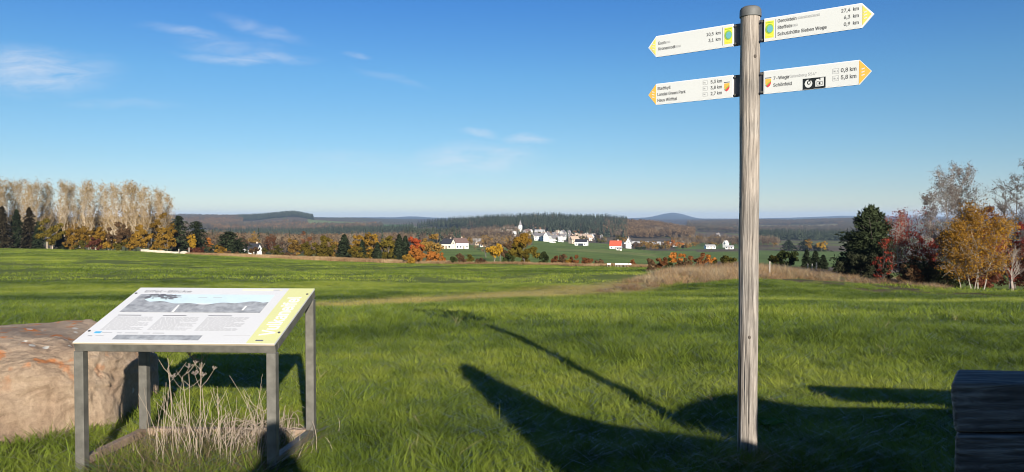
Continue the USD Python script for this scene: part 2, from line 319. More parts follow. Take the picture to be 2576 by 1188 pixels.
V = np.stack([GX, GY, GZ], -1).reshape(-1, 3)
V = np.vstack([V, [[0, 0, 0.0]]])
fan = np.stack([np.full(na, len(V) - 1), (np.arange(na) + 1) % na, np.arange(na)], 1)
F3 = np.vstack([Q[:, [0, 1, 2]], Q[:, [0, 2, 3]], fan])

# the mown track across the meadow, as a straight line on the ground
TR0, TR1 = np.array([-6.2, 20.5]), np.array([4.6, 38.0])
_t = (TR1 - TR0) / np.linalg.norm(TR1 - TR0); TN = np.array([-_t[1], _t[0]])
def track_nodes():
    """nodes giving 1 on the mown track and 0 off it (from the position on the ground)"""
    n = {'tp': ('geometry', {}), 'tw': ('noise_texture', dict(scale=.22, detail=3.0)), 'tdot': ('vector_math', dict(math_type='dot_product', vector2=(TN[0], TN[1], 0))),
         'toff': ('math', dict(math_type='subtract', value2=float(TN @ TR0))), 'twob': ('math', dict(math_type='multiply_add', value2=3.0, value3=-1.5)), 'tadd': ('math', dict(math_type='add')), 'tab': ('math', dict(math_type='absolute')),
         'tm': ('map_range', dict(range_type='smoothstep', from_min=3.4, from_max=0.8, to_min=0, to_max=1, clamp=True))}
    l = [('tp.position', 'tdot.vector1'), ('tdot.value', 'toff.value1'), ('tp.position', 'tw.vector'), ('tw.fac', 'twob.value1'), ('toff.value', 'tadd.value1'), ('twob.value', 'tadd.value2'), ('tadd.value', 'tab.value1'), ('tab.value', 'tm.value')]
    n.update(tsx=('separate_xyz', {}), tlm=('map_range', dict(from_min=-8.0, from_max=-4.5, to_min=0, to_max=1, clamp=True)), tm2=('math', dict(math_type='multiply')))
    l += [('tp.position', 'tsx.vector'), ('tsx.x', 'tlm.value'), ('tm.result', 'tm2.value1'), ('tlm.result', 'tm2.value2')]
    return n, l
tn, tl = track_nodes()
M['ground'] = usdkit.material(stage, L('ground_cover'), {**tn,
    'c': ('attribute', dict(attribute='Col')), 'g': ('geometry', {}), 'n': ('noise_texture', dict(scale=.8, detail=8.0, roughness=.7)), 'n2': ('noise_texture', dict(scale=.035, detail=4.0)),
    'r': ('map_range', dict(from_min=.3, from_max=.7, to_min=.6, to_max=1.4)), 'r2': ('map_range', dict(from_min=.3, from_max=.7, to_min=.75, to_max=1.25)),
    'k': ('math', dict(math_type='multiply')), 'm': ('vector_math', dict(math_type='scale')), 'tx': ('mix', dict(mix_type='mix', color2=(.30, .24, .075))), 'tf': ('math', dict(math_type='multiply', value2=.8)),
    'b': ('bump', dict(strength=.5, distance=.05)), 'p': ('principled_bsdf', dict(roughness=.95, specular_ior_level=.1))},
    tl + [('g.position', 'n.vector'), ('g.position', 'n2.vector'), ('n.fac', 'r.value'), ('n2.fac', 'r2.value'), ('r.result', 'k.value1'), ('r2.result', 'k.value2'), ('c.color', 'm.vector1'), ('k.value', 'm.scale'),
          ('m.vector', 'tx.color1'), ('tm2.value', 'tf.value1'), ('tf.value', 'tx.fac'), ('tx.color', 'p.base_color'), ('n.fac', 'b.height'), ('b.normal', 'p.normal')], surface='p.BSDF')
gp = single('ground', (V, F3), M['ground'], 'rolling meadow and farmland falling away to far blue hills', 'ground', smooth=True, kind='structure')
colors(gp, np.vstack([COLR.reshape(-1, 3), COLR[0, :1]]))
# ------------------------------------------------------------------ haze
HB = 16300.0
hz = trimesh.creation.box([2 * HB, 2 * HB, 75.0 - Z_LOW]); hz.apply_translation([0, 0, (75.0 + Z_LOW) / 2])
M['haze'] = usdkit.material(stage, L('pale_air'), {'v': ('principled_volume', dict(color=(.54, .72, 1.0), density=6.0e-5, anisotropy=0.1))}, volume='v.volume')
single('haze', hz, M['haze'], None, None, kind='stuff')

# ------------------------------------------------------------------ far woods (too many to count)
def spruce(rng, h=15.0, w=2.6, n=70):
    t = rng.random(n) ** .8; ang = rng.random(n) * 2 * PI
    r = (1 - t) * w * (.55 + .45 * rng.random(n)) + .12
    c = np.stack([np.cos(ang) * r * .62, np.sin(ang) * r * .62, h * (.08 + .92 * t)], 1)
    out = np.stack([np.cos(ang), np.sin(ang), -.45 + 0 * ang], 1); out /= np.linalg.norm(out, axis=1, keepdims=True)
    up = np.stack([np.cos(ang) * .5, np.sin(ang) * .5, .9 + 0 * ang], 1); up += rng.normal(size=(n, 3)) * .25; up /= np.linalg.norm(up, axis=1, keepdims=True)
    return cards(c, r * .75 + .35, rng, up, 1.0, out)
def blob(rng, h=11.0, w=4.5, n=110, size=1.0):
    k = 9; cc = unit(rng, k) * [w * .55, w * .55, h * .25] + [0, 0, h * .62]
    i = rng.integers(0, k, n)
    c = cc[i] + unit(rng, n) * (rng.random((n, 1)) ** .4) * [w * .5, w * .5, h * .22]
    return cards(c, size * (.6 + .7 * rng.random(n)), rng)
def barewood(rng, h=12.0, w=3.0, n=46):
    t = rng.random(n); ang = rng.random(n) * 2 * PI
    b = np.stack([0 * t, 0 * t, h * (.2 + .55 * t)], 1); e = b + np.stack([np.cos(ang) * w * .6, np.sin(ang) * w * .6, h * (.18 + .22 * rng.random(n))], 1)
    v, f = tubes(np.vstack([[[0, 0, 0]], b]), np.vstack([[[0, 0, h * .95]], e]), np.r_[.22, np.full(n, .10)], np.r_[.05, np.full(n, .04)], 3)
    v2, f2 = cards(e + rng.normal(size=(n, 3)) * .5, .45, rng)
    return np.vstack([v, v2]), np.vstack([f, f2 + len(v)])

def instancer(name, protos, pts, idx, scale, yaw, label, cat, group=None, tilt=None):
    """protos: list of (name, mesh, material); one point instancer = one uncountable mass"""
    path = '/World/' + numbered('/World', name)
    pi = UsdGeom.PointInstancer.Define(stage, path); rel = pi.CreatePrototypesRel()
    UsdGeom.Scope.Define(stage, path + '/kinds')
    for k, (nm, mesh, mat) in enumerate(protos):
        p = path + '/kinds/' + numbered(path, nm); usdkit.mesh(stage, p, mesh, mat); rel.AddTarget(p)
    pi.CreatePositionsAttr(Vt.Vec3fArray.FromNumpy(np.asarray(pts, np.float32)))
    pi.CreateProtoIndicesAttr(Vt.IntArray.FromNumpy(np.asarray(idx, np.int32)))
    s = np.asarray(scale, np.float32); s = np.repeat(s[:, None], 3, 1) if s.ndim == 1 else s
    pi.CreateScalesAttr(Vt.Vec3fArray.FromNumpy(np.ascontiguousarray(s)))
    h = np.asarray(yaw) / 2
    pi.CreateOrientationsAttr(Vt.QuathArray([Gf.Quath(float(c), 0, 0, float(d)) for c, d in zip(np.cos(h), np.sin(h))]))
    tag(pi.GetPrim(), label, cat, group, 'stuff'); return path

rng = np.random.default_rng(11)
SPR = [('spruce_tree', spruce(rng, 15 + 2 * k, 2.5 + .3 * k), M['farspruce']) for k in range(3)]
def BLB(key, n=2, h=11, w=4.5): return [('leafy_tree', blob(rng, h, w), M[key]) for _ in range(n)]
M['woodrust'] = mat_leaf('wood_rust', [(0, (.085, .055, .03)), (.5, (.21, .14, .078)), (1, (.32, .225, .125))], .2, .02)
M['woodbrown'] = mat_leaf('wood_brown', [(0, (.075, .052, .034)), (.5, (.16, .118, .078)), (1, (.27, .205, .14))], .2, .02)
M['woodpurple'] = mat_leaf('wood_purple', [(0, (.055, .048, .036)), (.5, (.12, .105, .075)), (1, (.19, .17, .12))], .2, .02)
M['woodpale'] = mat_leaf('wood_pale', [(0, (.12, .09, .06)), (.5, (.24, .185, .125)), (1, (.36, .285, .20))], .2, .02)
BAREP = [('bare_tree', barewood(rng), M['woodpale']), ('bare_tree', barewood(rng, 13, 3.4), M['woodbrown'])]

def wood(name, protos, weights, x0, x1, d0, d1, spacing, label, smin=.75, smax=1.2, keep=None, cat='forest'):
    n = int((x1 - x0) / FPX * (d1 ** 2 - d0 ** 2) / 2 / spacing ** 2)
    D = np.sqrt(rng.uniform(d0 ** 2, d1 ** 2, n)); x = rng.uniform(x0, x1, n)
    if keep is not None:
        k = keep(x, D); D, x = D[k], x[k]
    X = (x - CX) / FPX * D; P = np.stack([X, D, gz(X, D) - .3], 1)
    cl = meshkit.fbm(np.stack([X / 70, D / 70, 0 * X], -1), 2, 4)                # kinds stand in groups
    w = np.cumsum(weights) / np.sum(weights); r = np.clip((cl - .5) * 2.6 + .5, 0, 1) * .7 + rng.random(len(D)) * .3
    idx = np.minimum(np.searchsorted(w, r), len(protos) - 1)
    s = rng.uniform(smin, smax, len(D))
    return instancer(name, protos, P, idx, s, rng.random(len(D)) * 2 * PI, label, cat)

def edge(pl): return lambda x, D: D > np.interp(x, *zip(*pl))
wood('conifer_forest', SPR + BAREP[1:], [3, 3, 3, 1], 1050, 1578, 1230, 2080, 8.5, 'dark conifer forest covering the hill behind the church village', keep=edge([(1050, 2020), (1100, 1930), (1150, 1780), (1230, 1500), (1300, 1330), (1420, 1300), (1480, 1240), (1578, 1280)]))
wood('autumn_forest', BLB('woodrust', 3, 12) + BLB('woodbrown', 2, 12) + BAREP[:1], [3, 3, 2, 2, 1, 2], 1520, 1745, 1290, 1980, 9, 'rust brown autumn forest on the hill right of the conifers')
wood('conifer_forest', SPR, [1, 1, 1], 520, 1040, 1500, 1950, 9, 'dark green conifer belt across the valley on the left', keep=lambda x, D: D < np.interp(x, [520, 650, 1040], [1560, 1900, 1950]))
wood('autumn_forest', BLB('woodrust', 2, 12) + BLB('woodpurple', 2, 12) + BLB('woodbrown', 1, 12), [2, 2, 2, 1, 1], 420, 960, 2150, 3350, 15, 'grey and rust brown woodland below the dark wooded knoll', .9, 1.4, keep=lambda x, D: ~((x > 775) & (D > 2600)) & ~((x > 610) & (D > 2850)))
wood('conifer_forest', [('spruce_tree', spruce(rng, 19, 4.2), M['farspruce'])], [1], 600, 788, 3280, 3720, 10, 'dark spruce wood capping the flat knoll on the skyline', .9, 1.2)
wood('autumn_forest', BLB('woodpurple', 2, 12, 6) + BLB('woodbrown', 1, 12, 6), [1, 1, 1], 380, 660, 3450, 4600, 24, 'thin line of dark woods along the left skyline', .8, 1.5)
wood('autumn_forest', BLB('woodbrown', 2) + BLB('woodrust', 2) + BAREP + SPR[:1], [2, 2, 1.5, 1.5, 1.5, 1, 1], 430, 1110, 330, 1230, 9.5, 'brown woodland in the valley behind the meadow hedge', .55, 1.0,
     keep=lambda x, D: (D > np.interp(x, [430, 700, 900, 1110], [330, 380, 480, 800])) & ~((x > 600) & (x < 668) & (D < 400)))
wood('mixed_forest', SPR[:2] + BLB('woodbrown', 2) + BAREP, [2, 2, 1, 1, 1, 1], 1010, 1160, 800, 1350, 8.5, 'mixed brown and conifer grove left of the village', .7, 1.1)
wood('autumn_forest', BLB('woodbrown', 2, 10) + BAREP + BLB('woodrust', 1, 10), [1, 1, 1, 1, 1], 1130, 1300, 980, 1420, 9, 'bare brown trees on the slope left of the church', .6, 1.0)
wood('autumn_forest', BLB('woodpurple', 3, 12, 5) + BLB('woodbrown', 2, 12, 5), [2, 2, 2, 1, 1], 1730, 2240, 1900, 4400, 17, 'purple brown woods over the hills right of the mountain', .9, 1.3,
     keep=lambda x, D: ~((x > 1850) & (x < 2110) & (D > 2700) & (D < 3250)))
wood('conifer_forest', SPR, [1, 1, 1], 1880, 2230, 1250, 1800, 10, 'dark conifer wood in the right hand valley behind the post', .7, 1.1)
wood('autumn_forest', BLB('woodbrown', 2, 9) + BAREP + BLB('ochre', 1, 9), [1, 1, 1, 1, 1], 1690, 1960, 860, 1250, 12, 'loose brown trees around the far farm', .5, .9)

wood('garden_trees', BLB('woodbrown', 2, 7, 3) + BLB('olivegold', 1, 7, 3) + SPR[:1] + BLB('woodrust', 1, 7, 3), [1, 1, 1, 1, 1], 1235, 1530, 960, 1300, 17, 'small garden trees scattered between the village houses', .5, .95)
wood('garden_trees', BLB('woodbrown', 2, 7, 3) + BLB('ochre', 2, 7, 3) + BLB('green', 1, 6, 3), [1, 1, 1, 1, 1], 1520, 1760, 700, 1020, 22, 'small garden trees among the white cottages', .5, .9, keep=lambda x, D: D > np.interp(x, [1520, 1600, 1760], [1000, 760, 780]))
wood('autumn_forest', BLB('woodbrown', 2, 10) + BLB('ochre', 2, 10) + BAREP[:1], [1, 1, 1, 1, 1], 1165, 1330, 470, 950, 15, 'pale brown trees between the farmhouses and the church', .6, .95, keep=lambda x, D: (D > np.interp(x, [1165, 1230, 1330], [720, 480, 520])))
# ------------------------------------------------------------------ trees
def crown_leaves(rng, c, rad, nclump, nleaf, size, hollow=.35, flat=1.0, squash=None):
    """leaf clumps spread unevenly through an ellipsoid: c centre, rad three radii"""
    rad = np.asarray(rad, float)
    d = unit(rng, nclump); d[:, 2] = d[:, 2] * .9 + .08
    cc = d * rad * (hollow + (1 - hollow) * rng.random((nclump, 1)) ** .6) * (.8 + .35 * rng.random((nclump, 1)))
    i = rng.integers(0, nclump, nleaf); cr = (.16 + .2 * rng.random(nclump)) * rad.mean()
    off = unit(rng, nleaf) * (rng.random((nleaf, 1)) ** .45) * cr[i][:, None] * [1, 1, .7 * flat]
    P = c + cc[i] + off
    nrm = off / (np.linalg.norm(off, axis=1, keepdims=True) + 1e-6) + unit(rng, nleaf) * .9; nrm /= np.linalg.norm(nrm, axis=1, keepdims=True)
    return cards(P, size * (.6 + .8 * rng.random(nleaf)), rng, nrm), cc + c

def limbs(rng, base, tips, r0, wob=.12, n=5, sides=4, trunk_top=None):
    """tapered wobbling limbs from a trunk to the given points"""
    P0, P1, R0, R1 = [], [], [], []
    top = base + np.array([0, 0, 1.0]) if trunk_top is None else np.asarray(trunk_top)
    tr = base + (top - base) * np.linspace(0, 1, 8)[:, None] + rng.normal(size=(8, 3)) * [wob * .3, wob * .3, 0] * np.linspace(0, 1, 8)[:, None]
    rr = r0 * np.linspace(1, .35, 8); rr[0] *= 1.35
    P0 += list(tr[:-1]); P1 += list(tr[1:]); R0 += list(rr[:-1]); R1 += list(rr[1:])
    for t in tips:
        k = rng.integers(2, 8); s = tr[k]; m = (s + t) / 2 + rng.normal(size=3) * wob + [0, 0, -.05 * np.linalg.norm(t - s)]
        ss = np.linspace(0, 1, n)[:, None]; pp = s * (1 - ss) ** 2 + 2 * m * ss * (1 - ss) + t * ss ** 2
        r = rr[k] * .6 * np.linspace(1, .15, n)
        P0 += list(pp[:-1]); P1 += list(pp[1:]); R0 += list(r[:-1]); R1 += list(r[1:])
    return tubes(P0, P1, R0, R1, sides)

def twigs(rng, base, h, r0, lean, nbr, blen, ang, start=.25, ntw=5, twl=.35, rtw=.012, lift=.3, sub=0, bend=.1, shape=lambda t: 1 - .55 * t):
    """bare tree: trunk, branches and twigs as thin tapered pieces; returns the mesh and the twig tips"""
    n = 9; tt = np.linspace(0, 1, n)
    tr = base + np.outer(tt, [lean[0], lean[1], h]) + np.cumsum(rng.normal(size=(n, 3)) * [bend, bend, 0] * h / 60, 0)
    rr = r0 * (1 - .93 * tt) ; rr[0] *= 1.3
    P0, P1, R0, R1 = [tr[:-1]], [tr[1:]], [rr[:-1]], [rr[1:]]
    t = start + (1 - start) * rng.random(nbr) ** .9; a = rng.random(nbr) * 2 * PI
    s = np.stack([np.interp(t, tt, tr[:, k]) for k in range(3)], 1); rs = np.interp(t, tt, rr) * .55 + .006
    el = np.radians(ang) * (.75 + .5 * rng.random(nbr)); ln = blen * shape(t) * (.6 + .55 * rng.random(nbr))
    d = np.stack([np.sin(el) * np.cos(a), np.sin(el) * np.sin(a), np.cos(el)], 1)
    tips = []
    def spread(s, d, ln, rs, k, lift):
        m = s + d * ln[:, None] * .5; d2 = d + np.array([0, 0, lift]) + rng.normal(size=d.shape) * .18; d2 /= np.linalg.norm(d2, axis=1, keepdims=True)
        e = m + d2 * ln[:, None] * .55
        P0.extend([s, m]); P1.extend([m, e]); R0.extend([rs, rs * .6]); R1.extend([rs * .6, np.maximum(rs * .2, .004)])
        return m, e, d, d2
    m, e, d, d2 = spread(s, d, ln, rs, 0, lift)
    for lev in range(1 + sub):
        nt = ntw if lev == 0 else 4
        b = np.repeat(np.stack([s, m, e], 1), nt, 0); u = rng.random(len(b)) * .9 + .1
        p = np.where((u < .5)[:, None], b[:, 0] + (b[:, 1] - b[:, 0]) * (u * 2)[:, None], b[:, 1] + (b[:, 2] - b[:, 1]) * (u * 2 - 1)[:, None])
        dd = np.repeat(d2, nt, 0) + rng.normal(size=(len(b), 3)) * .55 + np.array([0, 0, lift * .7]); dd /= np.linalg.norm(dd, axis=1, keepdims=True)
        l2 = np.repeat(ln, nt) * twl * (.5 + .9 * rng.random(len(b)))
        s, d, ln, rs = p, dd, l2, np.maximum(np.repeat(rs, nt) * .42, rtw)
        m, e, d, d2 = spread(s, d, ln, rs, 1, lift); tips.append(e); tips.append(m)
    return tubes(np.vstack(P0), np.vstack(P1), np.concatenate(R0), np.concatenate(R1), 3), np.vstack(tips)

def needle_tree(rng, base, h, w, n=700, droop=.35, size=.5, ragged=.35, bare=.05, tip=.85):
    t = rng.random(n) ** .75 * (1 - bare) + bare; wh = np.floor(t * h / max(h / 16, .3)); ph = rng.random(40)
    a = rng.random(n) * 2 * PI; lobes = 1 + ragged * np.sin(a * 3 + ph[wh.astype(int) % 40] * 20) * .5 + ragged * (ph[(wh.astype(int) * 7 + (a * 2).astype(int)) % 40] - .5)
    R = w * (1.02 - t) ** tip * lobes; r = R * rng.random(n) ** .5
    c = base + np.stack([np.cos(a) * r, np.sin(a) * r, t * h - droop * r], 1)
    out = np.stack([np.cos(a), np.sin(a), -droop + 0 * a], 1); up = np.stack([np.cos(a) * droop, np.sin(a) * droop, 1 + 0 * a], 1) + rng.normal(size=(n, 3)) * .35
    up /= np.linalg.norm(up, axis=1, keepdims=True)
    return cards(c, size * (.6 + .7 * rng.random(n)) * (1.15 - .6 * t), rng, up, 1.25, out + rng.normal(size=(n, 3)) * .25)

trng = np.random.default_rng(77)
def place(x, top, D):
    b = gpt(x, D); zt = EYE - (top - 545) / FPX * D
    return b - [0, 0, .1], max(zt - b[2], 1.2) + .1

def broad(x, top, wpx, D, key, label, name='broadleaf_tree', cat='tree', n=900, bark='bark_grey', group=None, low=.12, topkey=None, size=.32, hollow=.3):
    b, h = place(x, top, D); w = wpx / FPX * D / 2
    p = thing(name, label, cat, b, group)
    c = b + [0, 0, h * (low + (1 - low) / 2)]
    (v, f), cc = crown_leaves(trng, c, (w, w * .9, h * (1 - low) / 2), 34 if n > 600 else 20, int(n * 1.9), size * .82, .22)
    part(p, 'trunk', limbs(trng, b, cc[:9], max(.019 * h, .05), trunk_top=b + [0, 0, h * .55]), M[bark])
    if topkey:
        hi = np.repeat(v.reshape(-1, 4, 3).mean(1)[:, 2] + trng.normal(size=len(v) // 4) * h * .06 > b[2] + h * .66, 4); hi4 = hi.reshape(-1, 4)[:, 0]
        for nm, mk, key_ in (('crown', ~hi4, key), ('crown_top', hi4, topkey)):
            vv = v.reshape(-1, 4, 3)[mk].reshape(-1, 3); q = np.arange(len(vv)).reshape(-1, 4)
            part(p, nm, (vv, np.vstack([q[:, [0, 1, 2]], q[:, [0, 2, 3]]])), M[key_], kind='stuff')
    else: part(p, 'crown', (v, f), M[key], kind='stuff')
    return p

def conifer(x, top, wpx, D, key, label, n=800, droop=.35, name='conifer_tree', ragged=.4, size=.55, group=None):
    b, h = place(x, top, D); w = wpx / FPX * D / 2
    p = thing(name, label, 'tree', b, group)
    part(p, 'trunk', tubes([b], [b + [0, 0, h * .97]], [.025 * h], [.03], 6), M['bark_dark'])
    part(p, 'crown', needle_tree(trng, b, h, w * 1.15, int(n * 1.6), droop, size * .85, ragged, tip=.42 if name == 'pine_tree' else .62), M[key], kind='stuff')

def bush(x, top, wpx, D, key, label, n=450, name='bush', size=.26, group=None):
    b, h = place(x, top, D); w = wpx / FPX * D / 2
    p = thing(name, label, 'bush', b, group)
    (v, f), cc = crown_leaves(trng, b + [0, 0, h * .42], (w, w * .8, h * .56), 14, n, size, .2)
    v[:, 2] = np.maximum(v[:, 2], b[2] + .02)
    part(p, 'stem', limbs(trng, b, cc[:7], .06, trunk_top=b + [0, 0, h * .35]), M['bark_dark']); part(p, 'foliage', (v, f), M[key], kind='stuff')

# the poplar row on the left
PX = [-14, -3, 8, 20, 31, 43, 54, 66, 79, 91, 104, 118, 131, 146, 160, 173, 187, 201, 214, 228, 241, 254, 268, 279, 292, 304, 316, 329, 342, 355, 367, 380, 394, 408, 420]
for k, x in enumerate(PX):
    top = np.interp(x, [0, 50, 90, 150, 230, 280, 330, 380, 410, 440], [474, 468, 473, 478, 470, 484, 480, 486, 494, 516]) + trng.normal() * 4
    D = 212 + trng.random() * 26; b, h = place(x, top, D)
    p = thing('poplar_tree', 'tall slender pale poplar, almost bare, in the long poplar row at the left meadow edge', 'tree', b, 'poplars in the left row')
    tw, tips = twigs(trng, b, h, .15, trng.normal(size=2) * .5, 52, 4.8, 26, .2, 9, .42, .015, .45, 0, .1)
    part(p, 'trunk', tw, M['twig_pale'])
    up = tips[:, 2] > b[2] + h * .25
    tn_ = tips[up]; part(p, 'fine_twigs', cards(tn_ + trng.normal(size=tn_.shape) * .35, .11 * (.5 + trng.random(len(tn_))), trng, None, 2.2), M['tan'], kind='stuff')
    gold = trng.random(len(tips)) < np.where(tips[:, 2] < b[2] + h * .55, .85, .5 if k > 27 else .2)
    part(p, 'crown', cards(tips[up & gold] + trng.normal(size=((up & gold).sum(), 3)) * .3, .17, trng), M['gold' if k > 26 or k % 4 == 0 else 'ochre'], kind='stuff')

LT = 206.0
conifer(6, 519, 46, LT, 'sprucebrown', 'brownish spruce at the far left edge of the picture', 1100)
conifer(42, 528, 46, LT + 3, 'spruce', 'dark spruce second from the left edge, under the poplars', 1100)
conifer(74, 522, 42, LT - 1, 'sprucebrown', 'brown topped spruce left of the golden green round tree', 1100)
conifer(96, 556, 26, LT - 3, 'spruce', 'small dark spruce squeezed against the golden green round tree', 700)
broad(127, 546, 66, LT - 2, 'olivegold', 'golden green round tree right of the dark spruces', n=1300, low=.05)
conifer(152, 575, 26, LT + 2, 'spruce', 'small dark spruce right of the golden green round tree', 500)
UND = [(168, 553, 40, 'ochre', 'ochre tree among the leftmost poplar trunks, next to the golden green tree'), (193, 541, 46, 'gold', 'golden brown tree behind the pale poplar trunk with a forked top'),
       (222, 539, 48, 'ochre', 'broad ochre tree at the middle of the poplar row'), (247, 548, 40, 'gold', 'drooping golden tree behind the middle poplar trunks'), (272, 546, 40, 'ochre', 'ochre tree behind the brightest forked poplar'),
       (298, 538, 44, 'brown', 'brown leaved tree between bright poplar trunks'), (327, 545, 44, 'ochre', 'ochre tree right of the bright poplar trunks'), (352, 541, 40, 'gold', 'gold tree above the long white wall'), (384, 536, 46, 'gold', 'gold tree left of the right end of the poplar row')]
for k, (x, t, w, key, lab) in enumerate(UND): broad(x, t + (26 if k % 2 else 0), w * 1.35, 206.5 + 2 * trng.random() if k % 2 else 222 + trng.random() * 10, key, lab, n=1600, low=.0)
LOWB = [(236, 606, 34, 'redbrown', 'reddish brown bush under the middle poplars'), (275, 604, 36, 'gold', 'golden bush at the foot of the bright forked poplar'), (180, 606, 40, 'ochre', 'ochre bush at the foot of the left poplars'), (207, 612, 30, 'olive', 'olive bush at the foot of the poplars'),
        (336, 605, 36, 'gold', 'golden bush left of the long white wall'), (305, 612, 28, 'olive', 'dark olive bush at the foot of the right poplars')]
for x, t, w, key, lab in LOWB: bush(x, t - 8, w * 1.35, LT, key, lab, 900)
broad(412, 540, 62, LT + 4, 'gold', 'large gold tree at the right end of the poplar row', n=1500, low=.03)
broad(420, 575, 46, LT - 2, 'gold', 'low gold tree in front of the large gold tree ending the poplar row', n=700, low=.02)
bush(392, 606, 50, LT - 3, 'gold', 'gold bush behind the long white wall')
conifer(449, 543, 54, LT + 8, 'pine', 'tall dark pine right of the gold trees', 1300, .15, 'pine_tree', .7)
conifer(494, 557, 60, LT + 10, 'pine', 'broad dark green pine right of the tall dark pine', 1300, .15, 'pine_tree', .7)
broad(483, 586, 24, LT + 2, 'yellow', 'small bright gold tree in front of the dark pines', n=400, low=.05)
broad(527, 592, 22, LT + 12, 'orange', 'small orange brown tree behind the dark pines', n=350)
bush(500, 618, 60, LT - 2, 'redbrown', 'low reddish brown bush at the right end of the long white wall')
conifer(575, 583, 70, LT - 4, 'pine', 'wide dark layered pine at the meadow edge left of the white house', 1500, .08, 'pine_tree', .8)
conifer(598, 606, 34, LT - 12, 'pine', 'low dark pine in front of the wide layered pine', 600, .1, 'pine_tree', .8)
bush(552, 613, 34, LT - 14, 'gold', 'yellow bush in front of the wide layered pine')
bush(582, 630, 44, LT - 16, 'brown', 'low brown bush at the foot of the wide layered pine')
broad(634, 578, 40, 420, 'ochre', 'orange brown tree behind the white house with the black roof', n=600)
broad(612, 592, 26, 400, 'brown', 'bare brown tree left of the white house with the black roof', n=400)
broad(684, 586, 44, 390, 'rust', 'rust red round tree right of the white house with the black roof', n=700)
bush(640, 624, 54, 192, 'brown', 'brown bush below the white house with the black roof')
bush(682, 614, 56, 196, 'olive', 'olive green bush below the rust red round tree')
bush(702, 632, 34, 188, 'olive', 'dark low bush right of the olive green bush')
broad(741, 592, 38, 190, 'ochre', 'upright ochre tree at the meadow edge, left of the large golden hedge', n=800, low=.05)
broad(770, 604, 36, 186, 'olivegold', 'golden green tree right of the upright ochre tree', n=700, low=.03)
broad(768, 578, 34, 330, 'rust', 'taller orange brown tree behind the golden green tree', n=500)
bush(724, 630, 38, 182, 'brown', 'pale brown bush at the foot of the upright ochre tree')
broad(812, 592, 68, 182, 'olivegold', 'big dark and gold tree at the meadow edge', n=1500, low=.0)
broad(832, 600, 44, 188, 'ochre', 'ochre tree behind the big dark and gold tree', n=600)
conifer(866, 590, 44, 176, 'spruce', 'dark spruce between the big dark and gold tree and the golden hedge', 1000)
broad(902, 590, 52, 186, 'gold', 'golden tree at the left of the large golden hedge', n=1100, low=.02)
broad(938, 587, 58, 184, 'gold', 'golden tree in the middle of the large golden hedge', n=1300, low=.02)
broad(977, 592, 54, 182, 'olivegold', 'golden olive tree at the right of the large golden hedge', n=1200, low=.0)
conifer(911, 604, 22, 172, 'spruce', 'small dark spruce standing before the golden hedge', 500)
bush(902, 619, 72, 166, 'olivegold', 'wide yellow olive bush at the foot of the golden hedge', 900)
conifer(949, 611, 26, 164, 'spruce', 'dark spruce with a pointed top right of the wide yellow olive bush', 600)
bush(980, 628, 40, 160, 'olive', 'olive bush right of the pointed dark spruce')
conifer(1004, 590, 34, 166, 'spruce', 'tall dark spruce left of the red topped tree', 1100)
conifer(1020, 594, 30, 172, 'spruce', 'dark spruce right behind the tall one, beside the red topped tree', 900)
broad(1046, 597, 50, 138, 'orange', 'bright orange tree with a red top', n=1500, low=.0, topkey='redorange', size=.26)
broad(1086, 588, 56, 178, 'ochre', 'brown olive tree behind the orange trees', n=1100, low=.02)
broad(1084, 627, 38, 134, 'orange', 'small orange tree right of the red topped tree', n=700, low=.0, size=.24)
bush(1110, 634, 30, 132, 'orange', 'orange bush at the right of the orange trees')
bush(1030, 638, 36, 132, 'gold', 'pale gold bush under the red topped tree')
bush(1160, 632, 24, 122, 'brown', 'brown upright bush below the white farmhouses')
bush(1142, 644, 18, 121, 'green', 'small dark bush left of the brown upright bush')
bush(1181, 633, 17, 123, 'olive', 'dark narrow bush right of the brown upright bush')
bush(1210, 650, 40, 119, 'brown', 'low brown bush under the yellow tree')
broad(1243, 612, 44, 120, 'yellow', 'yellow tree with a slim pale trunk left of the big oak', n=650, low=.3, bark='bark_birch', size=.2)
broad(1258, 588, 70, 330, 'woodbrown', 'pale brown tree behind the yellow tree', n=600)
broad(1222, 592, 50, 380, 'woodrust', 'brown tree behind and left of the yellow tree', n=500)
broad(1319, 588, 72, 118, 'olivegold', 'big rounded oak turning from green to gold before the village', 'oak_tree', n=3200, low=.0, topkey='gold', size=.2)
bush(1283, 638, 34, 117, 'green', 'dark shaded bush left of the big rounded oak')
broad(1275, 606, 30, 150, 'brown', 'brown tree between the yellow tree and the big oak', n=500, low=.1)
bush(1369, 630, 30, 117, 'green', 'dark brown green bush right of the big rounded oak')
for x, t, w, key, lab in [(1398, 640, 26, 'rust', 'reddish shrub right of the dark bush by the oak'), (1416, 632, 20, 'brown', 'tall thin brown shrub among the reddish shrubs'), (1428, 645, 18, 'gold', 'small yellow shrub at the meadow edge'),
                          (1448, 644, 30, 'rust', 'orange brown shrub right of the small yellow shrub'), (1478, 652, 34, 'rust', 'low orange brown shrub at the end of the shrub row'), (1505, 660, 30, 'brown', 'low brown shrub left of the white rails'),
                          (1594, 652, 16, 'rust', 'small rusty shrub right of the white rails')]:
    bush(x, t, w, 116, key, lab, 260, 'shrub')
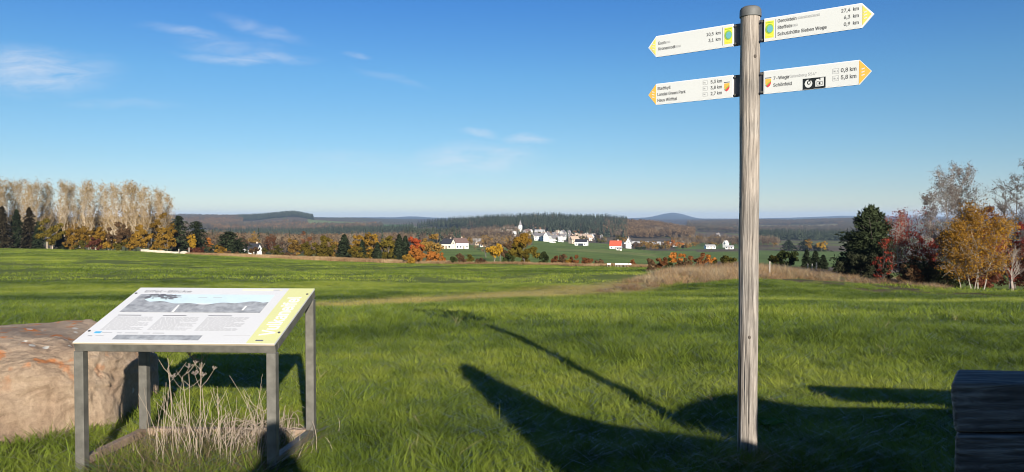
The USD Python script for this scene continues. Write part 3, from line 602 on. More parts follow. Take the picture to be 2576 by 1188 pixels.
for x, t, w, D, key, lab in [(1668, 646, 46, 74, 'rust', 'rust brown shrub at the left of the dry grass bank'), (1700, 630, 52, 78, 'orange', 'larger orange brown shrub on the dry grass bank'), (1722, 650, 36, 72, 'brown', 'brown shrub behind the dry grass left of the post'),
                             (1752, 634, 56, 82, 'rust', 'wide rusty shrub behind the dry grass left of the post'), (1782, 632, 44, 86, 'orange', 'rounded orange shrub close to the left of the post'), (1688, 655, 30, 70, 'green', 'dark shrub between the rusty shrubs'),
                             (1828, 640, 56, 84, 'olive', 'olive shrub just left of the post'), (1640, 660, 26, 72, 'brown', 'small brown shrub at the left tip of the dry grass bank')]:
    bush(x, t, w, D, key, lab, 900, 'shrub', .13)
bush(1975, 626, 92, 88, 'green', 'wide green broom bush right of the post', 1600, 'bush', .15)
bush(1948, 640, 44, 84, 'olive', 'olive side of the broom bush right of the post', 600, 'bush', .15)
for x, t, w, lab in [(2030, 628, 26, 'dark juniper next to the broom bush'), (2052, 632, 30, 'dark juniper in the middle of the dark hedge'), (2072, 642, 24, 'low dark juniper at the right end of the dark hedge')]:
    conifer(x, t, w, 86, 'spruce', lab, 700, .1, 'juniper_bush', .6, .22)
for x, t, w, D, key, lab in [(1553, 590, 40, 980, 'olivegold', 'olive gold tree behind the red roofed house'), (1570, 596, 26, 990, 'gold', 'gold tree behind the red roofed house, right of the olive one'), (1616, 606, 26, 800, 'ochre', 'ochre tree right of the white gabled house'),
                             (1640, 608, 36, 810, 'gold', 'golden tree below the white cottages'), (1660, 616, 26, 800, 'olive', 'olive tree below the white cottages'), (1690, 606, 28, 860, 'orange', 'orange tree below the white cottages'), (1708, 609, 30, 850, 'orange', 'rounded orange tree at the right end below the cottages'),
                             (1614, 622, 34, 760, 'green', 'dark bushy tree at the edge of the valley field'), (1600, 612, 22, 790, 'brown', 'bare brown tree right of the white gabled house'), (1455, 579, 22, 1290, 'orange', 'orange tree above the village roofs'),
                             (1390, 578, 40, 1350, 'brown', 'brown tree group above the village'), (1500, 590, 24, 1150, 'brown', 'brown tree at the right end of the village'), (1512, 604, 34, 980, 'olive', 'olive garden trees left of the red roofed house'), (1432, 606, 16, 1080, 'brown', 'small brown tree before the black roofed village house')]:
    broad(x, t, w, D, key, lab, n=350, size=.8)
for x, t, w, D, key, lab in [(1985, 604, 40, 720, 'spruce', 'dark tree clump across the field right of the post'), (2026, 602, 50, 725, 'spruce', 'tallest dark trees of the clump across the right field'), (2062, 612, 40, 715, 'green', 'dark low trees at the right of the far clump')]:
    conifer(x, t, w, D, key, lab, 350, .1, 'conifer_tree', .8, 1.6)
broad(2034, 603, 20, 705, 'gold', 'yellow tree before the dark far clump', n=200, size=.9); broad(2068, 606, 26, 700, 'yellow', 'yellow green tree at the right of the far clump', n=250, size=.9)

# the near thicket on the right
def thicket_leaves(p, tips, n, key, size, jit, name='crown'):
    i = trng.integers(0, len(tips), n); part(p, name, cards(tips[i] + trng.normal(size=(n, 3)) * jit, size * (.6 + .8 * trng.random(n)), trng), M[key], kind='stuff')

b, h = place(2190, 515, 56)                                     # the dark pine
p = thing('pine_tree', 'big dark green pine at the left of the thicket', 'tree', b)
tips = np.array([b + [trng.normal() * 1.0, trng.normal() * .8, h * (.18 + .8 * t)] for t in trng.random(16)])
part(p, 'trunk', limbs(trng, b, tips, .16, .3, trunk_top=b + [.2, 0, h * .9]), M['bark_dark'])
vs, fs, n0 = [], [], 0
for k, (ox, oz, rw, rh) in enumerate([(-.15, .90, .40, .26), (.45, .84, .42, .2), (-.5, .79, .6, .22), (.75, .72, .6, .2), (.1, .66, .9, .3), (-.6, .58, .85, .28), (.7, .56, .9, .28), (-.9, .45, .9, .28), (.2, .45, 1.0, .3), (-1.35, .33, .8, .28), (-.6, .28, 1.0, .3), (.6, .30, 1.1, .32), (-1.5, .16, .75, .3), (-.7, .12, 1.0, .3), (.4, .14, 1.2, .3), (1.2, .36, .8, .3)]):
    nn = 900; rw *= .85; off = unit(trng, nn) * trng.random((nn, 1)) ** .75 * [rw * 1.35, rw * 1.2, rh * 1.9] + np.repeat(trng.normal(size=(9, 3)) * [rw * .5, rw * .4, rh * .6], 100, 0); c = b + [ox * .9, trng.normal() * .3, oz * h - .1] + off
    out = off * [1, 1, .3] + [0, 0, .25]; v, f = cards(c, .10 * (.6 + .8 * trng.random(nn)), trng, unit(trng, nn), 1.5, out + unit(trng, nn) * .3)
    vs.append(v); fs.append(f + n0); n0 += len(v)
part(p, 'crown', (np.vstack(vs), np.vstack(fs)), M['pine'], kind='stuff')
def near_bush(x, top, wpx, D, key, label, n, size=.07, bark='bark_dark', name='bush'):
    b, h = place(x, top, D); w = wpx / FPX * D / 2
    p = thing(name, label, 'bush', b)
    (v, f), cc = crown_leaves(trng, b + [0, 0, h * .45], (w, w * .8, h * .55), 30, n, size, .25)
    v[:, 2] = np.maximum(v[:, 2], b[2] + .02)
    part(p, 'stem', limbs(trng, b, cc, .05, .1, trunk_top=b + [0, 0, h * .3]), M[bark]); part(p, 'foliage', (v, f), M[key], kind='stuff')
near_bush(2160, 630, 110, 52, 'greygreen', 'grey green bush at the foot of the dark pine', 5000)
near_bush(2215, 640, 100, 50, 'greygreen', 'grey green brambles below the left red thorn tree', 4500)
near_bush(2330, 640, 120, 49, 'greygreen', 'dark grey green undergrowth in the middle of the thicket', 6000)
near_bush(2390, 655, 70, 50, 'green', 'dark undergrowth left of the yellow birch', 3000)
near_bush(2290, 660, 70, 48.5, 'brown', 'brown undergrowth below the left red thorn tree', 2500)
near_bush(2480, 640, 150, 54, 'redbrown', 'dark reddish undergrowth behind the yellow birch', 6000)
near_bush(2590, 620, 120, 53, 'redbrown', 'dark red bush at the right edge of the picture', 5000)
near_bush(2400, 560, 130, 60, 'brown', 'brown undergrowth behind the red thorn trees', 6000)
near_bush(2120, 652, 44, 54, 'green', 'low dark bush left of the dark pine', 1500)

def bare(x, top, wpx, D, label, tkey, nbr, ang, r0=.09, lk=None, nl=0, lsize=.07, name='bare_tree', start=.2, sub=1, ntw=6, lean=(0, 0), stems=1, rtw=.009, jit=.12, lift=.3, twl=.45, shape=lambda t: 1 - .55 * t):
    b, h = place(x, top, D); w = wpx / FPX * D / 2
    p = thing(name, label, 'tree', b); T = []
    for s in range(stems):
        a = s * 2 * PI / max(stems, 1) + .6; o = b + (np.array([math.cos(a), math.sin(a), 0]) * .14 if stems > 1 else 0)
        l = np.array(lean) + (np.array([math.cos(a), math.sin(a)]) * w * .35 if stems > 1 else 0)
        mesh, tips = twigs(trng, o, h * (.94 if s else 1), r0, l, nbr, w * .95 / max(math.sin(math.radians(ang)) * 1.0, .3) * .8, ang, start, ntw, twl, rtw, lift, sub, .5, shape)
        part(p, 'trunk', mesh, M[tkey]); T.append(tips)
    if lk: thicket_leaves(p, np.vstack(T), nl, lk, lsize, jit)
    return p
bare(2268, 545, 130, 50, 'bare thorn tree with red leaves and pale stem left of the yellow birch', 'twig_grey', 26, 48, .05, 'red', 2600, .055, 'thorn_tree', .12, 1, 6, stems=2, jit=.14)
near_bush(2322, 548, 60, 51, 'red', 'bright red foliage patch right of the bare thorn tree', 1300, .06, name='thorn_bush')
near_bush(2222, 598, 50, 49.5, 'red', 'small red leaved thorn at the left of the thicket', 700, .055, name='thorn_bush')
near_bush(2312, 612, 70, 48.7, 'rust', 'rusty thorn bush below the bright red foliage patch', 1500, .06, name='thorn_bush')
bare(2398, 432, 170, 62, 'tall bare grey tree behind the thicket', 'twig_grey', 58, 46, .10, 'twigleaf', 7000, .05, 'bare_tree', .12, 1, 7, stems=2, rtw=.009, lift=.2, shape=lambda t: 1.05 - .7 * t)
bare(2352, 500, 100, 60, 'lower bare grey tree left of the tall bare tree', 'twig_grey', 44, 48, .07, 'twigleaf', 4000, .05, 'bare_tree', .1, 1, 6, rtw=.009, lift=.2)
bare(2545, 446, 150, 58, 'spreading bare dark tree right of the tall bare tree', 'twig_dark', 46, 58, .10, 'twigleaf', 3000, .045, 'bare_tree', .2, 1, 7, stems=2, rtw=.011, lift=.25, shape=lambda t: 1.05 - .75 * t)
bare(2600, 405, 110, 56, 'dark bare tree cut off by the right edge', 'twig_dark', 40, 46, .10, 'twigleaf', 2500, .05, 'bare_tree', .15, 1, 6, rtw=.012)
broad(2488, 520, 130, 56, 'red', 'broad deep red tree behind the yellow birch', 'thorn_tree', n=6000, low=.05, topkey='redbrown', size=.075)
broad(2555, 560, 90, 57, 'red', 'dark red tree at the right of the yellow birch', 'thorn_tree', n=4000, low=.05, size=.075)
b, h = place(2462, 529, 45.5)                                    # the yellow birch
p = thing('birch_tree', 'yellow leaved birch with several pale trunks in front of the thicket', 'tree', b)
T = []
for s, (ox, lx, hh) in enumerate([(-.30, -.75, .84), (.0, -.1, 1.0), (.35, .85, .9), (-.7, -.55, .66), (.1, .3, .95)]):
    mesh, tips = twigs(trng, b + [ox, s * .12, 0], h * hh, .036 if s < 3 else .028, (lx, s * .1), 26, 1.5, 64, .2, 6, .45, .007, .05, 1, .9, shape=lambda t: 1.1 - .8 * t)
    part(p, 'trunk', mesh, M['bark_birch']); T.append(tips)
T = np.vstack(T); T = T[T[:, 2] > b[2] + h * .17]
thicket_leaves(p, T, 14000, 'birchgold', .054, .18)
bare(2548, 640, 80, 46, 'small bare shrub tree with a pale twisted trunk at the right edge', 'twig_grey', 20, 38, .09, None, 0, .06, 'bare_tree', .25, 1, 6, rtw=.008)
# ------------------------------------------------------------------ village
def mat_wall(n, c): return mat_plain(n, c, .85, var=.08, nscale=1.0)
for n, c in dict(white=(.64, .635, .61), cream=(.66, .58, .45), beige=(.48, .37, .28), pinkish=(.62, .5, .44)).items(): M['wall_' + n] = mat_wall('wall_' + n, c)
for n, c in dict(black=(.022, .022, .026), grey=(.15, .14, .14), brown=(.12, .075, .06), red=(.40, .07, .03), tan=(.36, .27, .2), palegrey=(.36, .35, .34), orange=(.42, .2, .1)).items(): M['roof_' + n] = mat_plain('roof_' + n, c, .7, var=.12, nscale=2)
M['window'] = mat_plain('window_glass', (.03, .035, .045), .15, var=.1); M['door'] = mat_plain('door_wood', (.12, .08, .05), .6)

def house(x, base, wpx, label, group=None, wall='white', roof='grey', yaw=0.0, depth=.75, wh=4.6, rh=3.2, D=None, name='house', win=3, chim=True, garage=False, floors=2, wid=None):
    D = D or Dfor(x, base); b = gpt(x, D); w = wid or wpx / FPX * D
    dp = w * depth; R = trimesh.transformations.rotation_matrix(yaw, [0, 0, 1]); R[:3, 3] = b
    p = thing(name, label, 'house' if name == 'house' else name.replace('_', ' '), b, group)
    def T(m): m.apply_transform(R); return m
    hw, hd = w / 2, dp / 2
    gab = Polygon([(-hd, -1.5), (hd, -1.5), (hd, wh), (0, wh + rh), (-hd, wh)])               # ridge runs along the width
    body = trimesh.creation.extrude_polygon(gab, w, engine='earcut')
    body.apply_transform(np.array([[0, 0, 1, -hw], [1, 0, 0, 0], [0, 1, 0, 0], [0, 0, 0, 1.]])); part(p, 'wall', T(body), M['wall_' + wall])
    sl = math.hypot(hd, rh); an = math.atan2(rh, hd); sides = []
    for s in (-1, 1):
        m = trimesh.creation.box([w + .7, sl + .55, .22]); m.apply_translation([0, -.18, .13])
        m.apply_transform(trimesh.transformations.rotation_matrix(an, [1, 0, 0])); m.apply_translation([0, -hd / 2, wh + rh / 2])
        if s > 0: m.apply_transform(trimesh.transformations.rotation_matrix(PI, [0, 0, 1]))
        sides.append(m)
    rp = None
    for m in sides: rp = part(p, 'roof', T(m), M['roof_' + roof])
    if chim: part(rp, 'chimney', T(box([.7, .7, 1.8], (w * .2, hd * .15, wh + rh + .1))), M['wall_' + ('white' if roof == 'red' else 'beige')])
    for fl in range(floors):
        zc = 1.5 + fl * 2.6
        if zc > wh - .5: break
        for k in range(win):
            xx = -hw + w * (k + .5) / win
            if fl == 0 and k == win // 2:
                if garage: part(p, 'garage_door', T(box([w * .42, .12, 2.3], (xx, -hd - .02, 1.15))), M['window'])
                else: part(p, 'door', T(box([1.1, .12, 2.1], (xx, -hd - .02, 1.05))), M['door'])
            else: part(p, 'window', T(box([1.2, .1, 1.3], (xx, -hd - .02, zc))), M['window'])
    for s in (-1, 1): part(p, 'window', T(box([.1, 1.1, 1.2], (s * (hw + .02), 0, wh + .2))), M['window'])
    return p

VG = 'white houses crowded on the village slope'; VL = 'small white house with a grey roof among the crowded houses of the far village'
VL2 = 'little pale house squeezed between the bigger white houses of the far village'
HS = [  # x, base y, width, wall, roof, yaw, label, more
    (641, 619, 27, 'white', 'black', -.35, 'white house with a black roof alone among brown trees left of the village', dict(D=390, wh=2.6, rh=2.6, win=3)),
    (610, 616, 10, 'white', 'palegrey', .3, 'small white shed beside the lone black roofed house', dict(D=395, wh=1.8, rh=.9, win=1, chim=False)),
    (1128, 626, 28, 'cream', 'black', -.5, 'farmhouse with a black roof at the left of the two near farmhouses', dict(wh=3.8, win=3)),
    (1156, 626, 36, 'white', 'brown', .6, 'white farmhouse with a long brown roof at the right of the two near farmhouses', dict(wh=4.4, win=4)),
    (1132, 610, 20, 'pinkish', 'tan', -.5, 'pale pink gabled house behind the two near farmhouses', dict(rh=4.5)),
    (1150, 603, 24, 'beige', 'brown', .4, 'brown roofed house uphill of the two near farmhouses', {}),
    (1206, 617, 42, 'beige', 'palegrey', .5, 'long low barn with a pale grey roof right of the farmhouses', dict(wh=3.2, rh=2.6, name='barn', chim=False, win=4)),
    (1215, 622, 18, 'cream', 'brown', .3, 'small cream annex in front of the long low barn', dict(wh=2.4, rh=1.5, chim=False)),
    (1246, 592, 13, 'beige', 'brown', .8, 'dark brown house at the left end of the village', {}),
    (1257, 591, 9, 'white', 'grey', .4, VL, {}), (1268, 588, 9, 'white', 'grey', -.3, VL, {}), (1278, 585, 11, 'white', 'grey', .9, VL, {}), (1283, 592, 15, 'white', 'palegrey', -.2, VL, {}), (1293, 598, 10, 'white', 'palegrey', .2, VL, {}),
    (1299, 590, 17, 'cream', 'tan', -.3, 'cream house with a pale roof just left of the church tower', {}),
    (1326, 590, 15, 'cream', 'brown', .3, 'cream house just right of the church tower', {}),
    (1341, 583, 11, 'white', 'brown', 1.2, 'white gabled house on top of the village slope', dict(wh=5.5, rh=4)),
    (1352, 584, 14, 'pinkish', 'orange', .2, 'orange roofed house on top of the village slope', {}),
    (1358, 592, 24, 'white', 'palegrey', -.2, 'long white house below the orange roofed house', dict(wh=5)),
    (1360, 606, 27, 'white', 'grey', -.35, 'large white house with a grey roof at the field edge', dict(wh=5.5)),
    (1377, 608, 18, 'white', 'grey', 1.1, 'big white gable facing the field right of the large grey roofed house', dict(wh=6.5, rh=4.5)),
    (1390, 611, 13, 'white', 'grey', .9, 'white gabled house right of the big white gable', dict(wh=5)),
    (1394, 599, 11, 'white', 'grey', -.4, VL, {}), (1403, 602, 10, 'white', 'brown', .8, VL, {}), (1414, 604, 16, 'white', 'grey', -.3, VL, {}), (1410, 609, 13, 'white', 'palegrey', .2, VL, dict(wh=3)),
    (1416, 592, 13, 'white', 'grey', .9, VL, {}), (1423, 586, 11, 'white', 'palegrey', .1, VL, {}), (1431, 593, 9, 'white', 'grey', -.5, VL, {}), (1429, 604, 15, 'white', 'grey', .7, VL, {}), (1447, 592, 9, 'white', 'brown', .3, VL, {}),
    (1441, 607, 13, 'beige', 'brown', -.4, 'brown house near the right end of the field edge', {}),
    (1444, 613, 22, 'beige', 'tan', .5, 'beige house left of the black roofed village house', {}),
    (1466, 602, 30, 'beige', 'tan', -.2, 'large tan roofed house behind the black roofed village house', dict(wh=4, rh=3.6)),
    (1463, 618, 30, 'white', 'black', -.3, 'white house with a black roof and wide garage at the field edge', dict(wh=3.6, rh=2.4, garage=True)),
    (1482, 606, 16, 'pinkish', 'tan', .5, 'pale house right of the large tan roofed house', {}), (1494, 604, 16, 'white', 'grey', 1.0, 'white gable at the right end of the village', dict(wh=5, rh=4)),
    (1513, 606, 6, 'white', 'grey', .2, 'narrow white house alone right of the village', {}),
    (1549, 627, 28, 'white', 'red', -.25, 'house with a bright red roof and white chimney by the valley field', dict(wh=3.2, rh=4.2)),
    (1558, 630, 13, 'white', 'palegrey', -.2, 'low white annex in front of the red roofed house', dict(wh=2.2, rh=.6, chim=False, win=3)),
    (1582, 625, 16, 'white', 'grey', 1.25, 'tall white gabled house right of the red roofed house', dict(wh=6, rh=4.5)),
    (1786, 626, 24, 'white', 'palegrey', .1, 'low white farm hall across the valley left of the post', dict(wh=2.4, rh=1.6, chim=False, name='barn')),
    (1826, 623, 12, 'white', 'palegrey', .6, 'white farmhouse close to the left of the post', dict(wh=4)), (1836, 627, 18, 'white', 'palegrey', -.5, 'low white stable beside the farmhouse left of the post', dict(wh=2.2, rh=1.4, chim=False, name='barn')),
    *[(x, y, 9 + (k % 3), ('white', 'cream', 'white', 'pinkish')[k % 4], ('grey', 'brown', 'tan', 'grey', 'palegrey')[k % 5], (-1) ** k * (.3 + .25 * (k % 3)), VL2, dict(wh=4, rh=3)) for k, (x, y) in enumerate([(1263, 595), (1273, 593), (1288, 586), (1318, 593), (1334, 590), (1348, 598), (1369, 598), (1384, 603), (1399, 606), (1408, 597), (1422, 598), (1436, 600), (1450, 599), (1456, 594), (1476, 598), (1488, 600), (1437, 588), (1402, 591)])],
    (1806, 598, 9, 'white', 'grey', .2, 'small white house in the woods above the far farm', {}),
]
for x, y, w, wall, roof, yaw, lab, more in HS: house(x, y, w, lab, VG if lab == VL else 'little pale houses between the village houses' if lab == VL2 else None, wall, roof, yaw, **more)
CL = 'low white cottage in the long rows of white cottages right of the village'
for k, (x, y, w) in enumerate([(1573, 598, 9), (1588, 599, 9), (1596, 597, 8), (1605, 598, 9), (1613, 597, 8), (1622, 597, 9), (1631, 598, 6), (1641, 598, 9), (1650, 599, 8), (1658, 598, 7), (1664, 601, 9), (1674, 601, 8), (1685, 601, 9),
                               (1640, 604, 9), (1652, 605, 8), (1662, 605, 8), (1695, 605, 9), (1704, 605, 10), (1710, 596, 8), (1718, 594, 9), (1721, 600, 7), (1735, 596, 8), (1746, 594, 7)]):
    house(x, y, w, CL, 'rows of white cottages', 'white', 'palegrey', (-1) ** k * .25, wh=2.5, rh=1.0, D=1080 - (y - 594) * 14, chim=False, floors=1, win=2, name='cottage')

D = Dfor(1309, 588); b = gpt(1309, D); s = 9.0 / FPX * D                                 # the church
p = thing('church', 'white church with a square tower and grey spire above the village', 'church', b)
th = (588 - 568) / FPX * D
part(p, 'tower', box([s, s, th + 2], b + [0, 0, th / 2 - 1]), M['wall_white'])
sp = trimesh.creation.cone(s * .62, (568 - 555) / FPX * D + 1, sections=4); sp.apply_transform(trimesh.transformations.rotation_matrix(PI / 4, [0, 0, 1])); sp.apply_translation(b + [0, 0, th]); part(p, 'spire', sp, M['roof_grey'])
for k in (-.22, .22): part(p, 'window', box([.7, .2, 2.0], b + [k * s, -s / 2 - .02, th * .82]), M['window'])
part(p, 'clock_face', trimesh.creation.cylinder(.8, .15, transform=trimesh.transformations.rotation_matrix(PI / 2, [1, 0, 0]) + np.array([[0, 0, 0, b[0]], [0, 0, 0, b[1] - s / 2 - .02], [0, 0, 0, b[2] + th * .6], [0, 0, 0, 0]])), M['window'])
nv = trimesh.creation.extrude_polygon(Polygon([(-4, -2), (4, -2), (4, 5), (0, 10), (-4, 5)]), 15, engine='earcut'); nv.apply_transform(np.array([[0, 0, 1, b[0] - 15 - s / 2], [1, 0, 0, b[1]], [0, 1, 0, b[2]], [0, 0, 0, 1.]])); part(p, 'nave', nv, M['wall_white'])
for s2 in (-1, 1):
    m = trimesh.creation.box([15.2, 6.9, .25]); m.apply_transform(trimesh.transformations.rotation_matrix(-s2 * math.atan2(5, 4), [1, 0, 0])); m.apply_translation(b + [-7.5 - s / 2, s2 * 2.1, 7.55]); part(p, 'roof', m, M['roof_grey'])

# the long white wall at the foot of the poplars, posts, and the white rails at the meadow edge
M['plaster'] = mat_plain('old_plaster', (.42, .37, .29), .9, var=.35, nscale=1.2); M['postwood'] = mat_plain('grey_post_wood', (.27, .24, .2), .9, var=.3, nscale=5)
a0, a1 = gpt(355, 196), gpt(452, 193)
p = thing('garden_wall', 'long low pale wall at the left meadow edge below the poplars', 'wall', a0)
for k in range(5):
    u0, u1 = a0 + (a1 - a0) * k / 5, a0 + (a1 - a0) * (k + 1) / 5; u1 = u1 - (u1 - u0) * .012
    hgt = [.7, .62, .6, .5, .45][k]; d = u1 - u0; m = trimesh.creation.box([np.linalg.norm(d), .35, hgt + .5])
    m.apply_transform(trimesh.transformations.rotation_matrix(math.atan2(d[1], d[0]), [0, 0, 1])); m.apply_translation((u0 + u1) / 2 + [0, 0, hgt / 2 - .25]); part(p, 'wall_panel', m, M['plaster'])
bb = gpt(462, 193)
md = trimesh.creation.icosphere(3, 1.0); vv = md.vertices * [1.1, .8, .75]; vv *= 1 + .3 * (meshkit.fbm(vv * 1.4 + 3, 3)[:, None] - .5); vv[:, 2] = np.maximum(vv[:, 2], -.15)
single('stone_heap', trimesh.Trimesh(vv + bb, md.faces, process=False), M['plaster'], 'pale heap at the right end of the long low wall', 'heap', smooth=True)
def pole(xpx, D, hgt, r, label, mk='postwood', name='fence_post', group=None, cat='post'):
    b = gpt(xpx, D); v, f = polytube([b - [0, 0, .3], b + [0, 0, hgt * .5], b + [0, 0, hgt - .03], b + [0, 0, hgt]], [r, r, r, r * .7], 8)
    single(name, (v, f), M[mk], label, cat, group=group)
pole(449, 192, 1.15, .13, 'short post at the right end of the long low wall'); pole(475, 192, 1.6, .13, 'taller post right of the pale heap by the wall')
M['whitepaint'] = mat_plain('white_paint', (.82, .82, .8), .5, var=.06)
RL = 'white rail segment in the short white barrier at the meadow edge'
for k, (x, w) in enumerate([(1532, 9), (1551, 7), (1559, 7), (1568, 9), (1577, 7), (1585, 7)]):
    D = 96; b = gpt(x, D); ww = w / FPX * D
    p = thing('white_rail', RL if k else 'single white rail apart at the left of the short white barrier', 'rail', b, 'rails of the white barrier' if k else None)
    part(p, 'board', cbox([ww, .05, .16], .015, frame(b + [0, 0, .40], [1, 0, 0], [0, 1, 0], [0, 0, 1])), M['whitepaint'])
    for s in (-.35, .35): part(p, 'leg', box([.05, .05, .42], b + [s * ww, .06, .15]), M['postwood'])
D = 113; b = gpt(1411, D)
single('white_board', cbox([.75, .3, .12], .03, frame(b + [0, 0, .1], [1, 0, 0], [0, 1, 0], [0, 0, 1])), M['whitepaint'], 'white board lying at the meadow edge below the reddish shrubs', 'board')
for x, D, hgt, lab in [(1937, 47, .95, 'slim pale fence post in the dry grass just right of the sign post'), (2033, 58, .7, 'leftmost of three short pale posts before the dark juniper hedge'), (2044, 58, .7, 'middle one of three short pale posts before the dark juniper hedge'), (2055, 57, .8, 'rightmost of three short pale posts before the dark juniper hedge')]:
    pole(x, D, hgt, .045, lab)

# ------------------------------------------------------------------ the sign post
M['postoak'] = usdkit.material(stage, L('weathered_post'), {
    'g': ('geometry', {}), 'mp': ('mapping', dict(scale=(1, 1, .045))), 'n': ('noise_texture', dict(scale=95.0, detail=7.0, roughness=.65, distortion=.6)), 'n2': ('noise_texture', dict(scale=3.0, detail=3.0)), 'mp3': ('mapping', dict(scale=(1, 1, .03))), 'n3': ('noise_texture', dict(scale=36.0, detail=4.0, distortion=.3)),
    'r': ('rgb_ramp', {'ramp': [(.28, (.05, .046, .042)), (.42, (.16, .147, .132)), (.55, (.255, .236, .213)), (.75, (.41, .39, .36))]}), 'r2': ('rgb_ramp', {'ramp': [(.3, (.78, .77, .76)), (.7, (1.1, 1.02, .95))]}),
    'cr': ('map_range', dict(from_min=.31, from_max=.36, to_min=.22, to_max=1, clamp=True)), 'mx': ('mix', dict(mix_type='multiply', fac=1.0)), 'mc': ('vector_math', dict(math_type='scale')), 'b': ('bump', dict(strength=.7, distance=.006)), 'p': ('principled_bsdf', dict(roughness=.85, specular_ior_level=.2))},
    [('g.position', 'mp.vector'), ('mp.vector', 'n.vector'), ('g.position', 'n2.vector'), ('g.position', 'mp3.vector'), ('mp3.vector', 'n3.vector'), ('n3.fac', 'cr.value'), ('n.fac', 'r.fac'), ('n2.fac', 'r2.fac'), ('r.color', 'mx.color1'), ('r2.color', 'mx.color2'), ('mx.color', 'mc.vector1'), ('cr.result', 'mc.scale'), ('mc.vector', 'p.base_color'), ('n.fac', 'b.height'), ('b.normal', 'p.normal')], surface='p.BSDF')
M['steel'] = mat_plain('grey_steel', (.115, .108, .092), .55, .3, .4, 13)
M['darksteel'] = mat_plain('dark_steel', (.085, .085, .095), .5, .5, .2, 9)
M['zinc'] = mat_plain('zinc_cap', (.11, .11, .105), .7, .3, .3, 14)
M['signwhite'] = mat_plain('sign_white', (.52, .525, .505), .35, var=.03, nscale=4); M['edgewhite'] = mat_plain('sign_edge', (.68, .68, .68), .4, var=.02)
M['ink'] = mat_plain('ink_grey', (.07, .07, .07), .5, var=.02); M['inklight'] = mat_plain('ink_light', (.27, .27, .27), .5, var=.02)
M['signyellow'] = mat_plain('sign_yellow', (.60, .51, .11), .4, var=.03); M['signorange'] = mat_plain('sign_orange', (.64, .35, .06), .4, var=.03)
M['logoyellow'] = mat_plain('logo_yellow', (.60, .57, .05), .4, var=.02); M['logogreen'] = mat_plain('logo_green', (.20, .38, .05), .4, var=.05); M['logoblue'] = mat_plain('logo_blue', (.12, .34, .36), .4, var=.05)
M['shieldred'] = mat_plain('shield_red', (.5, .05, .06), .4, var=.03); M['black'] = mat_plain('sticker_black', (.012, .013, .012), .4, var=.05)

PB = at(1884, 560, 5.0); PB[2] = float(gz(PB[0], PB[1])); PR = .0605
ztop = at(1884, 38, 5.0)[2]
ns, nr = 110, 260
aa = np.arange(ns) * 2 * PI / ns; zz = np.linspace(PB[2] - .5, ztop, nr)
AA, ZZ = np.meshgrid(aa, zz); cxy = np.stack([np.cos(AA), np.sin(AA)], -1)
g1 = meshkit.fbm(np.stack([cxy[..., 0] * 9, cxy[..., 1] * 9, ZZ * .9], -1), 4, 2) - .5; g2 = meshkit.fbm(np.stack([cxy[..., 0] * 1.2, cxy[..., 1] * 1.2, ZZ * 2.1], -1), 3, 8) - .5
crack = np.zeros_like(AA)
for a0_, z0, z1, dp in [(-1.55, 1.05, 1.85, .012), (-1.25, .1, 1.15, .010), (-1.95, 1.9, 2.7, .007), (-1.1, 1.7, 2.2, .006), (-2.2, .3, .9, .007), (-.9, .9, 1.5, .006), (2.5, .4, 2, .01)]:
    w_ = np.abs(((AA - a0_ - .05 * np.sin(ZZ * 9) + PI) % (2 * PI)) - PI); crack += dp * np.exp(-(w_ / .035) ** 2) * np.clip((ZZ - z0) * 5, 0, 1) * np.clip((z1 - ZZ) * 5, 0, 1)
RRr = PR * (1 + .03 * np.clip((.5 - ZZ) / .5, 0, 1)) + g1 * .006 + g2 * .007 - crack
SV = np.stack([PB[0] + RRr * cxy[..., 0], PB[1] + RRr * cxy[..., 1], ZZ], -1).reshape(-1, 3)
i, j = np.meshgrid(np.arange(nr - 1), np.arange(ns), indexing='ij'); q4 = np.stack([i * ns + j, i * ns + (j + 1) % ns, (i + 1) * ns + (j + 1) % ns, (i + 1) * ns + j], -1).reshape(-1, 4)
SV = np.vstack([SV, [[PB[0], PB[1], ztop]]]); tf_ = np.stack([np.full(ns, len(SV) - 1), (nr - 1) * ns + np.arange(ns), (nr - 1) * ns + (np.arange(ns) + 1) % ns], 1)
P_ = thing('sign_post', 'tall round weathered wooden post with a metal cap, carrying four arrow signs', 'post', PB)
part(P_, 'post', (SV, np.vstack([q4[:, [0, 1, 2]], q4[:, [0, 2, 3]], tf_])), M['postoak'], smooth=40)
def revolve(profile, n, at_): m = trimesh.creation.revolve(np.array(profile), sections=n); m.apply_translation(at_); return m
part(P_, 'cap', revolve([(0, .052), (.045, .05), (.058, .042), (.0655, .028), (.067, 0), (.067, -.014), (.063, -.014), (.063, 0), (.0, .02)][::-1], 40, [PB[0], PB[1], ztop]), M['zinc'], smooth=30)
for k, (a_, z_) in enumerate([(-1.35, 2.60), (-1.72, .84)]):              # knots
    m = trimesh.creation.icosphere(2, 1.0); m.apply_scale([.009, .004, .012]); m.apply_transform(trimesh.transformations.rotation_matrix(a_ + PI / 2, [0, 0, 1])); m.apply_translation([PB[0] + PR * math.cos(a_), PB[1] + PR * math.sin(a_), z_]); part(P_, 'knot', m, M['bark_dark'], smooth=True)

